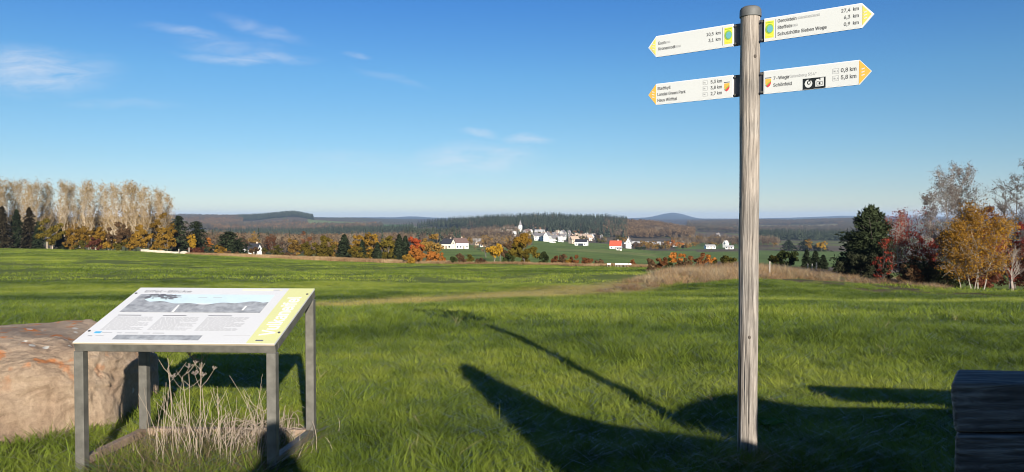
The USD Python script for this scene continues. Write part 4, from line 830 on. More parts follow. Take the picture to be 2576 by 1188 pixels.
TH = math.radians(39.0); SU = np.array([math.cos(TH), -math.sin(TH), 0]); SN = np.array([-math.sin(TH), -math.cos(TH), 0]); SZ = np.array([0, 0, 1.])
def put(poly, depth, off, o, u=SU, v=SZ, n=SN):
    """a flat outline (metres along u and v) raised by off from the plane at o"""
    m = trimesh.util.concatenate([trimesh.creation.extrude_polygon(g_, depth, engine='earcut') for g_ in getattr(poly, 'geoms', [poly])]); m.apply_translation([0, 0, off]); m.apply_transform(frame(o, u, v, n)); return m
def text(s, hgt, x, y, o, off, u=SU, v=SZ, n=SN, right=False, bold=False, sx=1.0, depth=.0006):
    m = meshkit.text_mesh(s, hgt, depth, bold); m.apply_scale([sx, 1, 1])
    if right: m.apply_translation([-m.bounds[1, 0], 0, 0])
    m.apply_translation([x, y, off]); m.apply_transform(frame(o, u, v, n)); return m
def rect(x0, y0, x1, y1): return Polygon([(x0, y0), (x1, y0), (x1, y1), (x0, y1)])
def ring(x0, y0, x1, y1, t): return rect(x0, y0, x1, y1).difference(rect(x0 + t, y0 + t, x1 - t, y1 - t))
def ell(x, y, a, b_, n=28): return Polygon([(x + a * math.cos(t), y + b_ * math.sin(t)) for t in np.linspace(0, 2 * PI, n, endpoint=False)])

HH = .071; TF = .012
def arrow_sign(z, side, tip, tipmat, label, x0, x1, xt, content):
    o = np.array([PB[0], PB[1], z]) + SN * .012
    p = thing('arrow_sign', label, 'sign', o)
    ch = .004
    body = Polygon([(x0, -HH), (x1, -HH), (xt, 0), (x1, HH), (x0, HH)])
    part(p, 'board', put(body, TF, -TF / 2, o), M['edgewhite'])
    f0 = TF / 2 + .0012
    part(p, 'face', put(body.buffer(-.004, join_style=2), .0008, TF / 2 + .0002, o), M['signwhite'])
    s = 1 if side > 0 else -1
    tp = Polygon([(x1 + s * .004, -HH * .80), (xt - s * .012, 0), (x1 + s * .004, HH * .80)]) if tip == 'inset' else Polygon([(x1, -HH + .002), (xt - s * .001, 0), (x1, HH - .002)])
    pp = part(p, 'tip', put(tp, .0008, f0, o), tipmat)
    for sy in (-.25, 0, .25): part(pp, 'chevron_mark', put(Polygon([(x1 + s * .012, HH * sy - .006), (x1 + s * .030, HH * sy - .001), (x1 + s * .030, HH * sy + .005), (x1 + s * .012, HH * sy)]), .0006, f0 + .0012, o), M['signwhite'])
    for kind, *a in content:
        if kind == 't': t_, hgt, x, y, right, mk = a; part(p, 'lettering', text(t_, hgt * 1.06, x, y, o, f0, right=right, sx=.90, bold=mk == 'ink'), M[mk], kind='stuff')
        elif kind == 'p': nm, poly, mk, off = a; part(p, nm, put(poly, .0006, f0 + off, o), M[mk])
    # steel clamp between the board and the post
    xa = x0 - s * .085 if False else s * .045
    br = part(p, 'bracket', put(rect(min(xa, x0 + s * .004), -HH * .98, max(xa, x0 + s * .004), HH * .98), .006, -TF / 2 - .007, o), M['darksteel'])
    for sy in (-.8, .8):
        bo = trimesh.creation.cylinder(.0065, .012, sections=6); bo.apply_transform(frame(o + SU * (x0 - s * .014) + SZ * HH * sy + SN * .004, SU, SZ, SN)); part(br, 'bolt', bo, M['steel'])
    return p
def icons(x, y, n, h=.013):
    out = []
    for k in range(n): out += [('p', 'icon', ring(x + k * .019, y, x + k * .019 + .016, y + h, .0015), 'inklight', 0.0), ('p', 'icon', rect(x + k * .019 + .004, y + .004, x + k * .019 + .011, y + .008), 'inklight', 0.0)]
    return out
def volcano_logo(x0, x1, line_x):
    m = (x0 + x1) / 2; w = (x1 - x0) / 2
    return [('p', 'logo_panel', rect(x0, -.052, x1, .052), 'logoyellow', 0.0), ('p', 'logo_ring', ell(m, .004, w * .92, .030), 'logogreen', .0012), ('p', 'logo_lake', ell(m + w * .12, .002, w * .68, .022), 'logoblue', .0024),
            ('p', 'logo_line', rect(x0 + .006, .041, x1 - .006, .045), 'logogreen', .0012), ('p', 'logo_line', rect(x0 + .012, -.043, x1 - .012, -.039), 'signyellow', .0012), ('p', 'rule', rect(line_x - .0012, -.058, line_x + .0012, .058), 'ink', 0.0)]
def shield(x, y, s=.026):
    sh = Polygon([(x - s * .75, y + s), (x + s * .75, y + s), (x + s * .75, y - s * .2), (x + s * .45, y - s * .85), (x, y - s * 1.15), (x - s * .45, y - s * .85), (x - s * .75, y - s * .2)])
    low = Polygon([(x - s * .8, y - s * .75), (x + s * .8, y + s * .55), (x + s * .8, y - s * 1.3), (x - s * .8, y - s * 1.3)]).intersection(sh)
    bar = Polygon([(x - s * .8, y - s * .75), (x + s * .8, y + s * .55), (x + s * .8, y + s * .25), (x - s * .8, y - s * 1.05)]).intersection(sh)
    return [('p', 'shield', sh, 'signorange', 0.0), ('p', 'shield_base', low, 'shieldred', .0012), ('p', 'shield_band', bar, 'logogreen', .0024), ('p', 'shield_title', rect(x - s * .8, y + s * 1.15, x + s * .8, y + s * 1.35), 'ink', 0.0)]
Z1, Z2 = 2.757, 2.433
arrow_sign(Z1, 1, 'inset', M['signyellow'], 'upper right arrow sign reading Gerolstein, Steffeln and Schutzhütte', .096, .67, .736,
           volcano_logo(.104, .158, .170) + [('t', 'Gerolstein', .0185, .180, .034, False, 'ink'), ('t', 'Steffeln', .0185, .180, -.006, False, 'ink'), ('t', 'Schutzhütte Sieben Wege', .0185, .180, -.046, False, 'ink'),
            ('t', '27,4  km', .0185, .655, .034, True, 'ink'), ('t', '6,3  km', .0185, .655, -.006, True, 'ink'), ('t', '0,9  km', .0185, .655, -.046, True, 'ink')] + icons(.305, .036, 7) + icons(.268, -.004, 2) + icons(.452, -.044, 1))
arrow_sign(Z1, -1, 'inset', M['signyellow'], 'upper left arrow sign reading Esch with a yellow logo', -.106, -.655, -.716,
           volcano_logo(-.164, -.110, -.176) + [('t', 'Esch', .0185, -.64, .010, False, 'ink'), ('t', 'Kronenrodt', .0185, -.64, -.028, False, 'ink'), ('t', '10,5  km', .0185, -.19, .018, True, 'ink'), ('t', '3,1  km', .0185, -.19, -.022, True, 'ink')] + icons(-.585, .012, 2) + icons(-.525, -.026, 3))
ph = ell(.372, -.036, .022, .024).difference(ell(.374, -.030, .011, .013)).difference(rect(.372, -.020, .40, .0)).union(ell(.375, -.030, .006, .007))
camp = rect(.412, -.058, .462, -.022).union(rect(.418, -.022, .436, -.014)).union(rect(.442, -.022, .462, -.008)).difference(ring(.420, -.052, .454, -.028, .003)).difference(ell(.437, -.040, .006, .007))
arrow_sign(Z2, 1, 'full', M['signorange'], 'lower right arrow sign reading 7-Wege and Schönfeld with a black sticker', .096, .66, .726,
           shield(.125, -.004, .024) + [('t', '7-Wege', .0185, .156, .010, False, 'ink'), ('t', '„Wüstenberg 554“', .0165, .228, .012, False, 'inklight'), ('t', 'Schönfeld', .0185, .156, -.032, False, 'ink'), ('t', '0,8 km', .021, .645, .012, True, 'ink'), ('t', '5,8 km', .021, .645, -.030, True, 'ink'),
            ('p', 'sticker', rect(.338, -.069, .472, -.004), 'black', .0004), ('p', 'phone_symbol', ph, 'signwhite', .0014), ('p', 'camera_symbol', camp, 'signwhite', .0014),
            ('p', 'number_box', ring(.512, .006, .548, .036, .0015), 'inklight', 0.0), ('p', 'number_box', ring(.512, -.036, .548, -.006, .0015), 'inklight', 0.0), ('t', 'Nr.1', .011, .516, .015, False, 'inklight'), ('t', 'Nr.4', .011, .516, -.027, False, 'inklight')])
arrow_sign(Z2, -1, 'full', M['signorange'], 'lower left arrow sign reading Stadtkyll, Landal Green Park and Haus Wirfttal', -.106, -.655, -.714,
           shield(-.145, -.002, .024) + [('t', 'Stadtkyll', .0185, -.645, .028, False, 'ink'), ('t', 'Landal Green Park', .0185, -.645, -.012, False, 'ink'), ('t', 'Haus Wirfttal', .0185, -.645, -.052, False, 'ink'),
            ('t', '5,3 km', .019, -.178, .032, True, 'ink'), ('t', '3,8 km', .019, -.178, -.006, True, 'ink'), ('t', '2,7 km', .019, -.178, -.044, True, 'ink')] +
           [('p', 'number_box', ring(-.31, y, -.278, y + .026, .0015), 'inklight', 0.0) for y in (.029, -.009, -.047)] + [('t', 'Nr.', .010, -.306, y, False, 'inklight') for y in (.037, -.001, -.039)])

# ------------------------------------------------------------------ the information desk
TO = np.array([-2.564, 4.581, .868]); yaw, tilt = -.056, .317
BU = np.array([math.cos(yaw), math.sin(yaw), 0]); BV = np.array([-math.sin(yaw) * math.cos(tilt), math.cos(yaw) * math.cos(tilt), math.sin(tilt)]); BN = np.cross(BU, BV)
BW, BD = 1.2, .8
TB = thing('information_desk', 'steel framed desk with a slanted printed panel in the grass', 'information board', [TO[0], TO[1], 0])
M['panelwhite'] = mat_plain('panel_white', (.56, .56, .555), .38, var=.03, nscale=3); M['panelyellow'] = mat_plain('panel_yellow', (.56, .56, .26), .38, var=.03, nscale=3)
M['printpale'] = mat_plain('print_pale_blue', (.50, .61, .65), .4, var=.08, nscale=6); M['printgrey'] = mat_plain('print_grey', (.28, .29, .30), .4, var=.45, nscale=22); M['printdark'] = mat_plain('print_dark', (.13, .13, .14), .4, var=.3, nscale=30); M['printtext'] = mat_plain('print_text', (.33, .33, .34), .4, var=.05)
M['printyellow'] = mat_plain('print_yellow', (.72, .68, .34), .4); M['printwhite'] = mat_plain('print_white', (.68, .68, .66), .4, var=.02); M['printblue'] = mat_plain('print_blue', (.08, .38, .62), .4)
def bput(poly, d, off): return put(poly, d, off, TO, BU, BV, BN)
pn = part(TB, 'panel', bput(rect(.0, .0, BW, BD), .010, -.010), M['panelwhite'])
part(pn, 'worn_edge', bput(rect(0.0, -.004, BW, 0.0), .008, -.011), M['bark_pale'])
Kp = .0003
part(pn, 'yellow_strip', bput(rect(1.03, .001, BW - .001, BD - .001), .0005, Kp), M['panelyellow'])
part(pn, 'title', text('Eifel-Blicke', .034, .06, .722, TO, Kp, BU, BV, BN, sx=1.25), M['printdark'], kind='stuff')
part(pn, 'strip_title', text('Vulkaneifel', .085, 0, 0, TO + BU * 1.155 + BV * .10, Kp + .0012, BV, -BU, BN, sx=.9, bold=True), M['printwhite'], kind='stuff')
part(pn, 'panorama_sky', bput(rect(.06, .545, .965, .69), .0005, Kp), M['printpale'])
land = [(.06, .41), (.965, .41), (.965, .575)] + [(x_, .555 + .018 * math.sin(x_ * 9) + .01 * math.sin(x_ * 31)) for x_ in np.linspace(.93, .18, 40)] + [(.13, .60), (.12, .69), (.06, .69)]
part(pn, 'panorama_land', bput(Polygon(land), .0005, Kp + .0011), M['printgrey'])
prng = np.random.default_rng(5)
lv = [ell(.13 + prng.random() * .2, .61 + prng.random() * .07, .008 + prng.random() * .016, .006 + prng.random() * .008, 7) for _ in range(46)]
part(pn, 'panorama_leaves', cat_([bput(e, .0004, Kp + .0022 + .00001 * k) for k, e in enumerate(lv)]), M['printdark'], kind='stuff')
part(pn, 'path_line', bput(Polygon([(.395, .415), (.412, .415), (.402, .52), (.392, .52)]), .0004, Kp + .0022), M['printwhite']); part(pn, 'path_line', bput(rect(.835, .445, .848, .51), .0004, Kp + .0022), M['printwhite'])
for x0 in (.30, .47, .57): part(pn, 'place_label', bput(rect(x0, .64, x0 + .06, .646), .0004, Kp + .0011), M['printtext'])
for c0, c1 in ((.075, .335), (.365, .625), (.655, .925)):
    part(pn, 'heading', bput(rect(c0, .362, c0 + .15, .371), .0004, Kp), M['printdark'])
    words = []
    for r_ in range(14):
        x_ = c0
        while x_ < c1 - .02:
            w_ = .012 + prng.random() * .03
            if r_ in (5, 10) and x_ > c0 + (c1 - c0) * .6: break
            words.append(bput(rect(x_, .338 - r_ * .0135, min(x_ + w_, c1), .338 - r_ * .0135 + .0058), .0003, Kp)); x_ += w_ + .006
    part(pn, 'text_column', cat_(words), M['printtext'], kind='stuff')
part(pn, 'photo_strip', bput(rect(.215, .035, .735, .098), .0004, Kp), M['printgrey'])
part(pn, 'logo', bput(rect(.06, .115, .10, .14), .0004, Kp), M['printblue']); part(pn, 'logo', bput(rect(.045, .075, .07, .088), .0004, Kp), M['printtext'])
for x0, w_ in ((.11, .06), (.20, .03), (.25, .08), (.36, .04), (.42, .07), (.09, .05)): part(pn, 'caption', bput(rect(x0, .118 if x0 > .1 else .08, x0 + w_, .126 if x0 > .1 else .086), .0004, Kp), M['printtext'])
part(pn, 'green_bar', bput(rect(.72, .765, .99, .776), .0004, Kp), M['printyellow']); part(pn, 'caption', bput(rect(.93, .762, .975, .769), .0004, Kp + .0011), M['printtext']); part(pn, 'fine_line', bput(rect(.86, .10, 1.02, .103), .0004, Kp), M['printtext']); part(pn, 'logo', bput(rect(1.075, .03, 1.12, .045), .0004, Kp + .0011), M['printdark'])
for u_, v_ in ((.02, .70), (.02, .14), (1.18, .70), (1.18, .14)):
    bo = trimesh.creation.cylinder(.008, .004, sections=10); bo.apply_transform(frame(TO + BU * u_ + BV * v_ + BN * .003, BU, BV, BN)); part(pn, 'screw', bo, M['darksteel'])
RT = .052
def bar(a, b, w, h_, up, ch=.004, mk='steel', name='frame_bar', label=None):
    a, b = np.asarray(a, float), np.asarray(b, float); d = b - a; l = np.linalg.norm(d); d /= l
    s = np.cross(up, d); s /= np.linalg.norm(s); n = np.cross(d, s)
    return part(TB, name, cbox([l, w, h_], ch, frame((a + b) / 2, d, s, n)), M[mk], label=label)
off = BN * (-.0105 - RT / 2); hw_ = RT / 2
c00 = TO + off + BU * hw_ + BV * hw_; c10 = TO + off + BU * (BW - hw_) + BV * hw_; c01 = TO + off + BU * hw_ + BV * (BD - hw_); c11 = TO + off + BU * (BW - hw_) + BV * (BD - hw_)
bar(c00 - BU * hw_, c10 + BU * hw_, RT, RT, BN, name='rim'); bar(c01 - BU * hw_, c11 + BU * hw_, RT, RT, BN, name='rim')
bar(c00 + BV * (hw_ + .001), c01 - BV * (hw_ + .001), RT, RT, BN, name='rim'); bar(c10 + BV * (hw_ + .001), c11 - BV * (hw_ + .001), RT, RT, BN, name='rim')
legs = {}
for nm, c in (('fl', c00), ('fr', c10), ('rl', c01), ('rr', c11)):
    g_ = float(gz(c[0], c[1])); legs[nm] = np.array([c[0], c[1], g_])
    bar([c[0], c[1], g_ - .25], [c[0], c[1], c[2] - RT * .56], .056, .056, BV * [1, 1, 0] / np.linalg.norm(BV[:2]), name='leg')
zb = np.array([0, 0, .16]); bb_ = lambda a, b_, ts, mk, lab: bar(legs[a] + zb + (legs[b_] - legs[a]) / np.linalg.norm(legs[b_] - legs[a]) * .03, legs[b_] + zb - (legs[b_] - legs[a]) / np.linalg.norm(legs[b_] - legs[a]) * .03, ts, ts, [0, 0, 1], .003, mk, 'foot_bar', lab)
M['rusty'] = mat_plain('rusty_bar', (.24, .17, .12), .8, .1, .4, 14, .4)
bb_('fl', 'rl', .05, 'rusty', 'brown weathered foot bar'); bb_('rl', 'rr', .055, 'rusty', 'brown weathered foot bar'); bb_('fr', 'rr', .05, 'steel', None)

# ------------------------------------------------------------------ the boulder
M['sandstone'] = usdkit.material(stage, L('sandstone'), {
    'g': ('geometry', {}), 'n': ('noise_texture', dict(scale=3.0, detail=8.0, roughness=.65)), 'n2': ('noise_texture', dict(scale=24.0, detail=10.0, roughness=.8)), 'l': ('noise_texture', dict(scale=7.0, detail=3.0)), 'lw': ('voronoi_texture', dict(scale=9.0, feature='f1')), 'sp': ('separate_xyz', {}),
    'r': ('rgb_ramp', {'ramp': [(.25, (.23, .16, .115)), (.40, (.37, .26, .175)), (.56, (.44, .325, .225)), (.75, (.50, .40, .31))]}), 'r2': ('map_range', dict(from_min=.3, from_max=.7, to_min=.72, to_max=1.2)), 'm': ('vector_math', dict(math_type='scale')),
    'or': ('map_range', dict(from_min=.57, from_max=.66, to_min=0, to_max=.85, clamp=True)), 'hi': ('map_range', dict(from_min=.38, from_max=.62, clamp=True)), 'of': ('math', dict(math_type='multiply')), 'mo': ('mix', dict(mix_type='mix', color2=(.55, .17, .03))),
    'wl': ('map_range', dict(from_min=.24, from_max=.17, to_min=0, to_max=1, clamp=True)), 'wn': ('noise_texture', dict(scale=2.3, detail=2.0)), 'wr': ('map_range', dict(from_min=.56, from_max=.62, clamp=True)), 'wf': ('math', dict(math_type='multiply')), 'mw': ('mix', dict(mix_type='mix', color2=(.62, .60, .55))),
    'gt': ('map_range', dict(from_min=.55, from_max=.74, to_min=0, to_max=.4, clamp=True)), 'mg': ('mix', dict(mix_type='mix', color2=(.27, .24, .22))),
    'b': ('bump', dict(strength=1.0, distance=.05)), 'p': ('principled_bsdf', dict(roughness=.9, specular_ior_level=.15))},
    [('g.position', 'n.vector'), ('g.position', 'n2.vector'), ('g.position', 'l.vector'), ('g.position', 'lw.vector'), ('g.position', 'sp.vector'), ('g.position', 'wn.vector'), ('n.fac', 'r.fac'), ('n2.fac', 'r2.value'), ('r.color', 'm.vector1'), ('r2.result', 'm.scale'),
     ('sp.z', 'gt.value'), ('m.vector', 'mg.color1'), ('gt.result', 'mg.fac'), ('mg.color', 'mo.color1'), ('l.fac', 'or.value'), ('sp.z', 'hi.value'), ('or.result', 'of.value1'), ('hi.result', 'of.value2'), ('of.value', 'mo.fac'),
     ('lw.distance', 'wl.value'), ('wn.fac', 'wr.value'), ('wl.result', 'wf.value1'), ('wr.result', 'wf.value2'), ('mo.color', 'mw.color1'), ('wf.value', 'mw.fac'), ('mw.color', 'p.base_color'), ('n2.fac', 'b.height'), ('b.normal', 'p.normal')], surface='p.BSDF')
bo = trimesh.creation.icosphere(6, 1.0); d = bo.vertices.copy()
e = np.array([.62, .6, .62]); sd = np.sign(d) * np.abs(d) ** e; sd /= (np.abs(sd) ** 3.2).sum(1, keepdims=True) ** (1 / 3.2)
bv = sd * [1.10, .82, .60]
bv += d * ((meshkit.fbm(d * 1.1 + 7, 3, 1) - .5) * .34 + (meshkit.fbm(d * 3.2, 5, 2) - .5) * .13 + (meshkit.fbm(d * 9, 5, 6) - .5) * .035 + np.abs(meshkit.fbm(d * 26, 3, 7) - .5) * .03 - np.maximum(0, .03 - np.abs(meshkit.fbm(d * 2.1 + 4, 3, 12) - .5)) * .5)[:, None]
bv[:, 2] += .05 * np.clip(bv[:, 0] + .2, -1, 1) * (bv[:, 2] > 0)
BOC = np.array([-4.02, 6.22, .06]); bv = bv + BOC
single('boulder', trimesh.Trimesh(bv, bo.faces, process=False), M['sandstone'], 'large pinkish sandstone boulder with orange lichen left behind the information desk', 'boulder', smooth=True)

# ------------------------------------------------------------------ timber bench on the right and the tall timber shelter wall behind it
M['oak'] = usdkit.material(stage, L('weathered_oak'), {
    'g': ('geometry', {}), 'mp': ('mapping', dict(scale=(.10, 1, 1.0))), 'n': ('noise_texture', dict(scale=26.0, detail=6.0, distortion=1.8)), 'w': ('wave_texture', dict(wave_type='bands', bands_direction='z', scale=9.0, distortion=5.0, detail=3.0, detail_scale=1.2)),
    'mx': ('mix', dict(mix_type='mix', fac=.12)), 'r': ('rgb_ramp', {'ramp': [(.25, (.045, .036, .03)), (.5, (.14, .112, .092)), (.72, (.30, .25, .21))]}), 'b': ('bump', dict(strength=.9, distance=.014)), 'p': ('principled_bsdf', dict(roughness=.85, specular_ior_level=.2))},
    [('g.position', 'mp.vector'), ('mp.vector', 'n.vector'), ('mp.vector', 'w.vector'), ('n.fac', 'mx.color1'), ('w.fac', 'mx.color2'), ('mx.color', 'r.fac'), ('r.color', 'p.base_color'), ('n.fac', 'b.height'), ('b.normal', 'p.normal')], surface='p.BSDF')
pf, pbk = at(2401, 963, 3.55), at(2406, 936, 3.80); ptop = (pf[2] + pbk[2]) / 2
BE = thing('timber_bench', 'massive dark timber bench standing in shade at the right edge', 'bench', [2.6, 3.7, 0])
zj = at(2470, 1093, 3.55)[2]
def beam(xa, xb, ya, yb, z0, zt0, zt1, r=.016):
    h_ = m3.Manifold.batch_hull([m3.Manifold.sphere(r, 10).translate(q) for q in [(xa[0] + r, ya + r, zt0 - r), (xa[1] + r, yb - r, zt0 - r + .012), (xa[0] + .03, ya + r, z0 + r), (xa[1] + .03, yb - r, z0 + r), (xb, ya + r, zt1 - r), (xb, yb - r, zt1 - r), (xb, ya + r, z0 + r), (xb, yb - r, z0 + r)]]).refine_to_length(.06).to_mesh()
    v_ = np.array(h_.vert_properties[:, :3]); v_ += ((meshkit.fbm(v_ * [1.2, 6, 9], 3, 4) - .5) * .022)[:, None] * np.array([.4, -1, .5]); return trimesh.Trimesh(v_, h_.tri_verts, process=False)
part(BE, 'backrest', beam((pf[0], pbk[0]), 5.2, 3.555, 3.81, zj + .004, pf[2], pf[2] - .06), M['oak'], smooth=40, label='upper dark timber beam')
part(BE, 'backrest', beam((pf[0] + .012, pbk[0] + .012), 5.2, 3.545, 3.80, -.2, zj - .004, zj - .03), M['oak'], smooth=40, label='lower dark timber beam')
def slab(a, b, w, h_, mk='oak', up=(0, 0, 1)):
    a, b = np.asarray(a, float), np.asarray(b, float); d = b - a; l = np.linalg.norm(d); d /= l; s = np.cross(up, d); s /= np.linalg.norm(s)
    return cbox([l, w, h_], .008, frame((a + b) / 2, d, s, np.cross(d, s)))
part(BE, 'rail', slab([3.34, 4.34, .82], [5.4, 3.98, .82], .10, .17), M['oak'])
for t_ in (.35, .95): q_ = np.array([3.34, 4.34, 0]) + (np.array([5.4, 3.98, 0]) - [3.34, 4.34, 0]) * t_; part(BE, 'leg', slab(q_ + [0, 0, -.2], q_ + [0, 0, .74], .12, .12, up=(0, 1, 0)), M['oak'])
SW = thing('timber_wall', 'tall wavy timber wall beside the camera whose shadow falls on the grass', 'wooden wall', [3, .9, 0])
pa = Polygon([(1.36, -.2), (1.35, 1.27), (1.42, 1.64), (1.47, 1.95), (1.51, 2.18), (1.56, 2.26), (1.63, 2.28), (1.70, 2.22), (1.80, 1.95), (1.94, 1.64), (2.12, 1.56), (2.29, 1.515), (2.57, 1.436), (2.85, 1.36), (3.2, 1.25), (3.2, -.2)])
pb = Polygon([(2.85, 1.366), (2.785, 1.43), (2.765, 1.52), (2.765, 1.60), (2.79, 1.67), (2.92, 1.72), (3.20, 1.79), (3.45, 1.85), (3.62, 1.85), (3.75, 1.78), (3.95, 1.67), (4.77, 1.515), (6.0, 1.40), (6.0, -.2), (3.205, -.2), (3.205, 1.255), (2.85, 1.365)])
for pl in (pa, pb):
    m = trimesh.creation.extrude_polygon(pl.buffer(.02).buffer(-.02), .12, engine='earcut'); m.apply_transform(np.array([[1, 0, 0, 0], [0, 0, -1, .96], [0, 1, 0, 0], [0, 0, 0, 1.]])); part(SW, 'board', m, M['oak'], smooth=30)

# ------------------------------------------------------------------ the photographer (only the shadow is in the picture)
def body_mesh(J, bones, refine=.02):
    parts_ = []
    for a, b in bones:
        pa_, ra = np.array(J[a][:3]), J[a][3]; pb2, rb = np.array(J[b][:3]), J[b][3]
        parts_.append(m3.Manifold.batch_hull([m3.Manifold.sphere(ra, 20).translate(tuple(pa_)), m3.Manifold.sphere(rb, 20).translate(tuple(pb2))]))
    mm = m3.Manifold.batch_boolean(parts_, m3.OpType.Add).refine_to_length(refine).to_mesh()
    t_ = trimesh.Trimesh(mm.vert_properties[:, :3], mm.tri_verts); trimesh.smoothing.filter_taubin(t_, iterations=8); return t_
ox, oy = .10, -.42
J = dict(head=(ox, oy, 1.72, .095), chin=(ox, oy + .04, 1.64, .06), neck=(ox, oy - .02, 1.56, .055), chest=(ox, oy - .02, 1.34, .13), chl=(ox - .08, oy, 1.36, .11), chr=(ox + .08, oy, 1.36, .11), waist=(ox, oy - .01, 1.10, .125), hip=(ox, oy, .95, .13),
         shl=(ox - .19, oy, 1.46, .06), shr=(ox + .19, oy, 1.46, .06), ell=(ox - .25, oy + .16, 1.27, .047), elr=(ox + .25, oy + .16, 1.27, .047), wrl=(-.12, -.07, 1.53, .030), wrr=(.12, -.07, 1.53, .030),
         pal=(-.095, -.025, 1.575, .026), par=(.095, -.025, 1.575, .026),
         hl=(ox - .1, oy, .92, .095), hr=(ox + .1, oy, .92, .095), kl=(ox - .12, oy + .02, .50, .062), kr=(ox + .12, oy + .02, .50, .062), al=(ox - .13, oy - .02, .10, .042), ar=(ox + .13, oy - .02, .10, .042), tl=(ox - .15, oy + .16, .05, .035), tr=(ox + .15, oy + .16, .05, .035),
         nose=(ox, oy + .105, 1.70, .014), noseb=(ox, oy + .085, 1.74, .012), earl=(ox - .098, oy, 1.70, .02), earr=(ox + .098, oy, 1.70, .02), earl2=(ox - .098, oy - .01, 1.73, .018), earr2=(ox + .098, oy - .01, 1.73, .018))
J = {k: (v[0] * (1.15 if k[:2] == 'el' else 1), v[1], v[2] + (.09 if k[:2] in ('he', 'ch', 'ne', 'no', 'ea', 'wa', 'hi', 'sh', 'el', 'hl', 'hr') else .05 if k in ('kl', 'kr') else 0), v[3]) for k, v in J.items()}
bones = [('head', 'chin'), ('head', 'neck'), ('neck', 'chest'), ('chest', 'waist'), ('chl', 'chr'), ('chl', 'waist'), ('chr', 'waist'), ('waist', 'hip'), ('chl', 'shl'), ('chr', 'shr'), ('neck', 'shl'), ('neck', 'shr'), ('shl', 'ell'), ('shr', 'elr'), ('ell', 'wrl'), ('elr', 'wrr'), ('wrl', 'pal'), ('wrr', 'par'),
         ('hip', 'hl'), ('hip', 'hr'), ('hl', 'kl'), ('hr', 'kr'), ('kl', 'al'), ('kr', 'ar'), ('al', 'tl'), ('ar', 'tr'), ('noseb', 'nose'), ('earl', 'earl2'), ('earr', 'earr2')]
for s_, w_ in ((-1, 'pal'), (1, 'par')):
    for k in range(4):
        z_ = 1.600 - k * .018; ln_ = (.024, .028, .026, .02)[k]
        J[f'{w_}{k}a'] = (s_ * .100, -.012 + .002 * k, z_, .010); J[f'{w_}{k}b'] = (s_ * .092, -.006, z_ + .004, .009); J[f'{w_}{k}c'] = (s_ * (.092 - ln_), -.001, z_ + .006, .008)
        bones += [(w_, f'{w_}{k}a'), (f'{w_}{k}a', f'{w_}{k}b'), (f'{w_}{k}b', f'{w_}{k}c')]
    J[w_ + 'ta'] = (s_ * .08, -.038, 1.575, .011); J[w_ + 'tb'] = (s_ * .060, -.034, 1.590, .0095); bones += [(w_, w_ + 'ta'), (w_ + 'ta', w_ + 'tb')]
M['skin'] = mat_plain('skin', (.5, .32, .24), .5, var=.08); M['jacket'] = mat_plain('jacket', (.03, .04, .07), .8, var=.15); M['trousers'] = mat_plain('trousers', (.045, .05, .065), .85, var=.15); M['hair'] = mat_plain('hair', (.05, .035, .025), .6, var=.3); M['phonecase'] = mat_plain('phone_case', (.02, .02, .022), .3)
PE = thing('person', 'person in dark jacket holding up a phone, casting the shadow by the desk', 'person', [ox, oy, 0])
part(PE, 'body', body_mesh(J, bones, .012), M['skin'], smooth=True)
def grown(keys, g, bones_):
    J2 = {k: (*v[:3], v[3] + g) for k, v in J.items()}; return body_mesh(J2, bones_)
part(PE, 'jacket', grown(None, .022, [b_ for b_ in bones if b_[0] in ('chest', 'chl', 'chr', 'waist', 'shl', 'shr') or b_ in (('ell', 'wrl'), ('elr', 'wrr'), ('neck', 'shl'), ('neck', 'shr')) and 'wr' not in b_[1]] + [('ell', 'shl'), ('elr', 'shr')]), M['jacket'], smooth=True)
for s_ in 'lr':
    J['cf' + s_] = tuple(np.array(J['el' + s_]) * .25 + np.array(J['wr' + s_]) * .75); part(PE, 'sleeve', grown(None, .016, [('el' + s_, 'cf' + s_)]), M['jacket'], smooth=True)
part(PE, 'trousers', grown(None, .016, [('hip', 'hl'), ('hip', 'hr'), ('hl', 'kl'), ('hr', 'kr'), ('kl', 'al'), ('kr', 'ar')]), M['trousers'], smooth=True)
J.update(h1=(ox, oy - .025, 1.845, .098), h2=(ox, oy - .05, 1.77, .085)); part(PE, 'hair', body_mesh(J, [('h1', 'h2')]), M['hair'], smooth=True)
for s_ in (-1, 1):
    m = trimesh.creation.icosphere(2, .012); m.apply_translation([ox + s_ * .035, oy + .085, 1.825]); part(PE, 'eye', m, M['printwhite'], smooth=True)
single('phone', cbox([.155, .009, .074], .0035, frame(np.array([0.0, -.0165, EYE - .0]), [1, 0, 0], [0, 1, 0], [0, 0, 1])), M['phonecase'], 'dark phone held up in both hands by the person', 'phone')

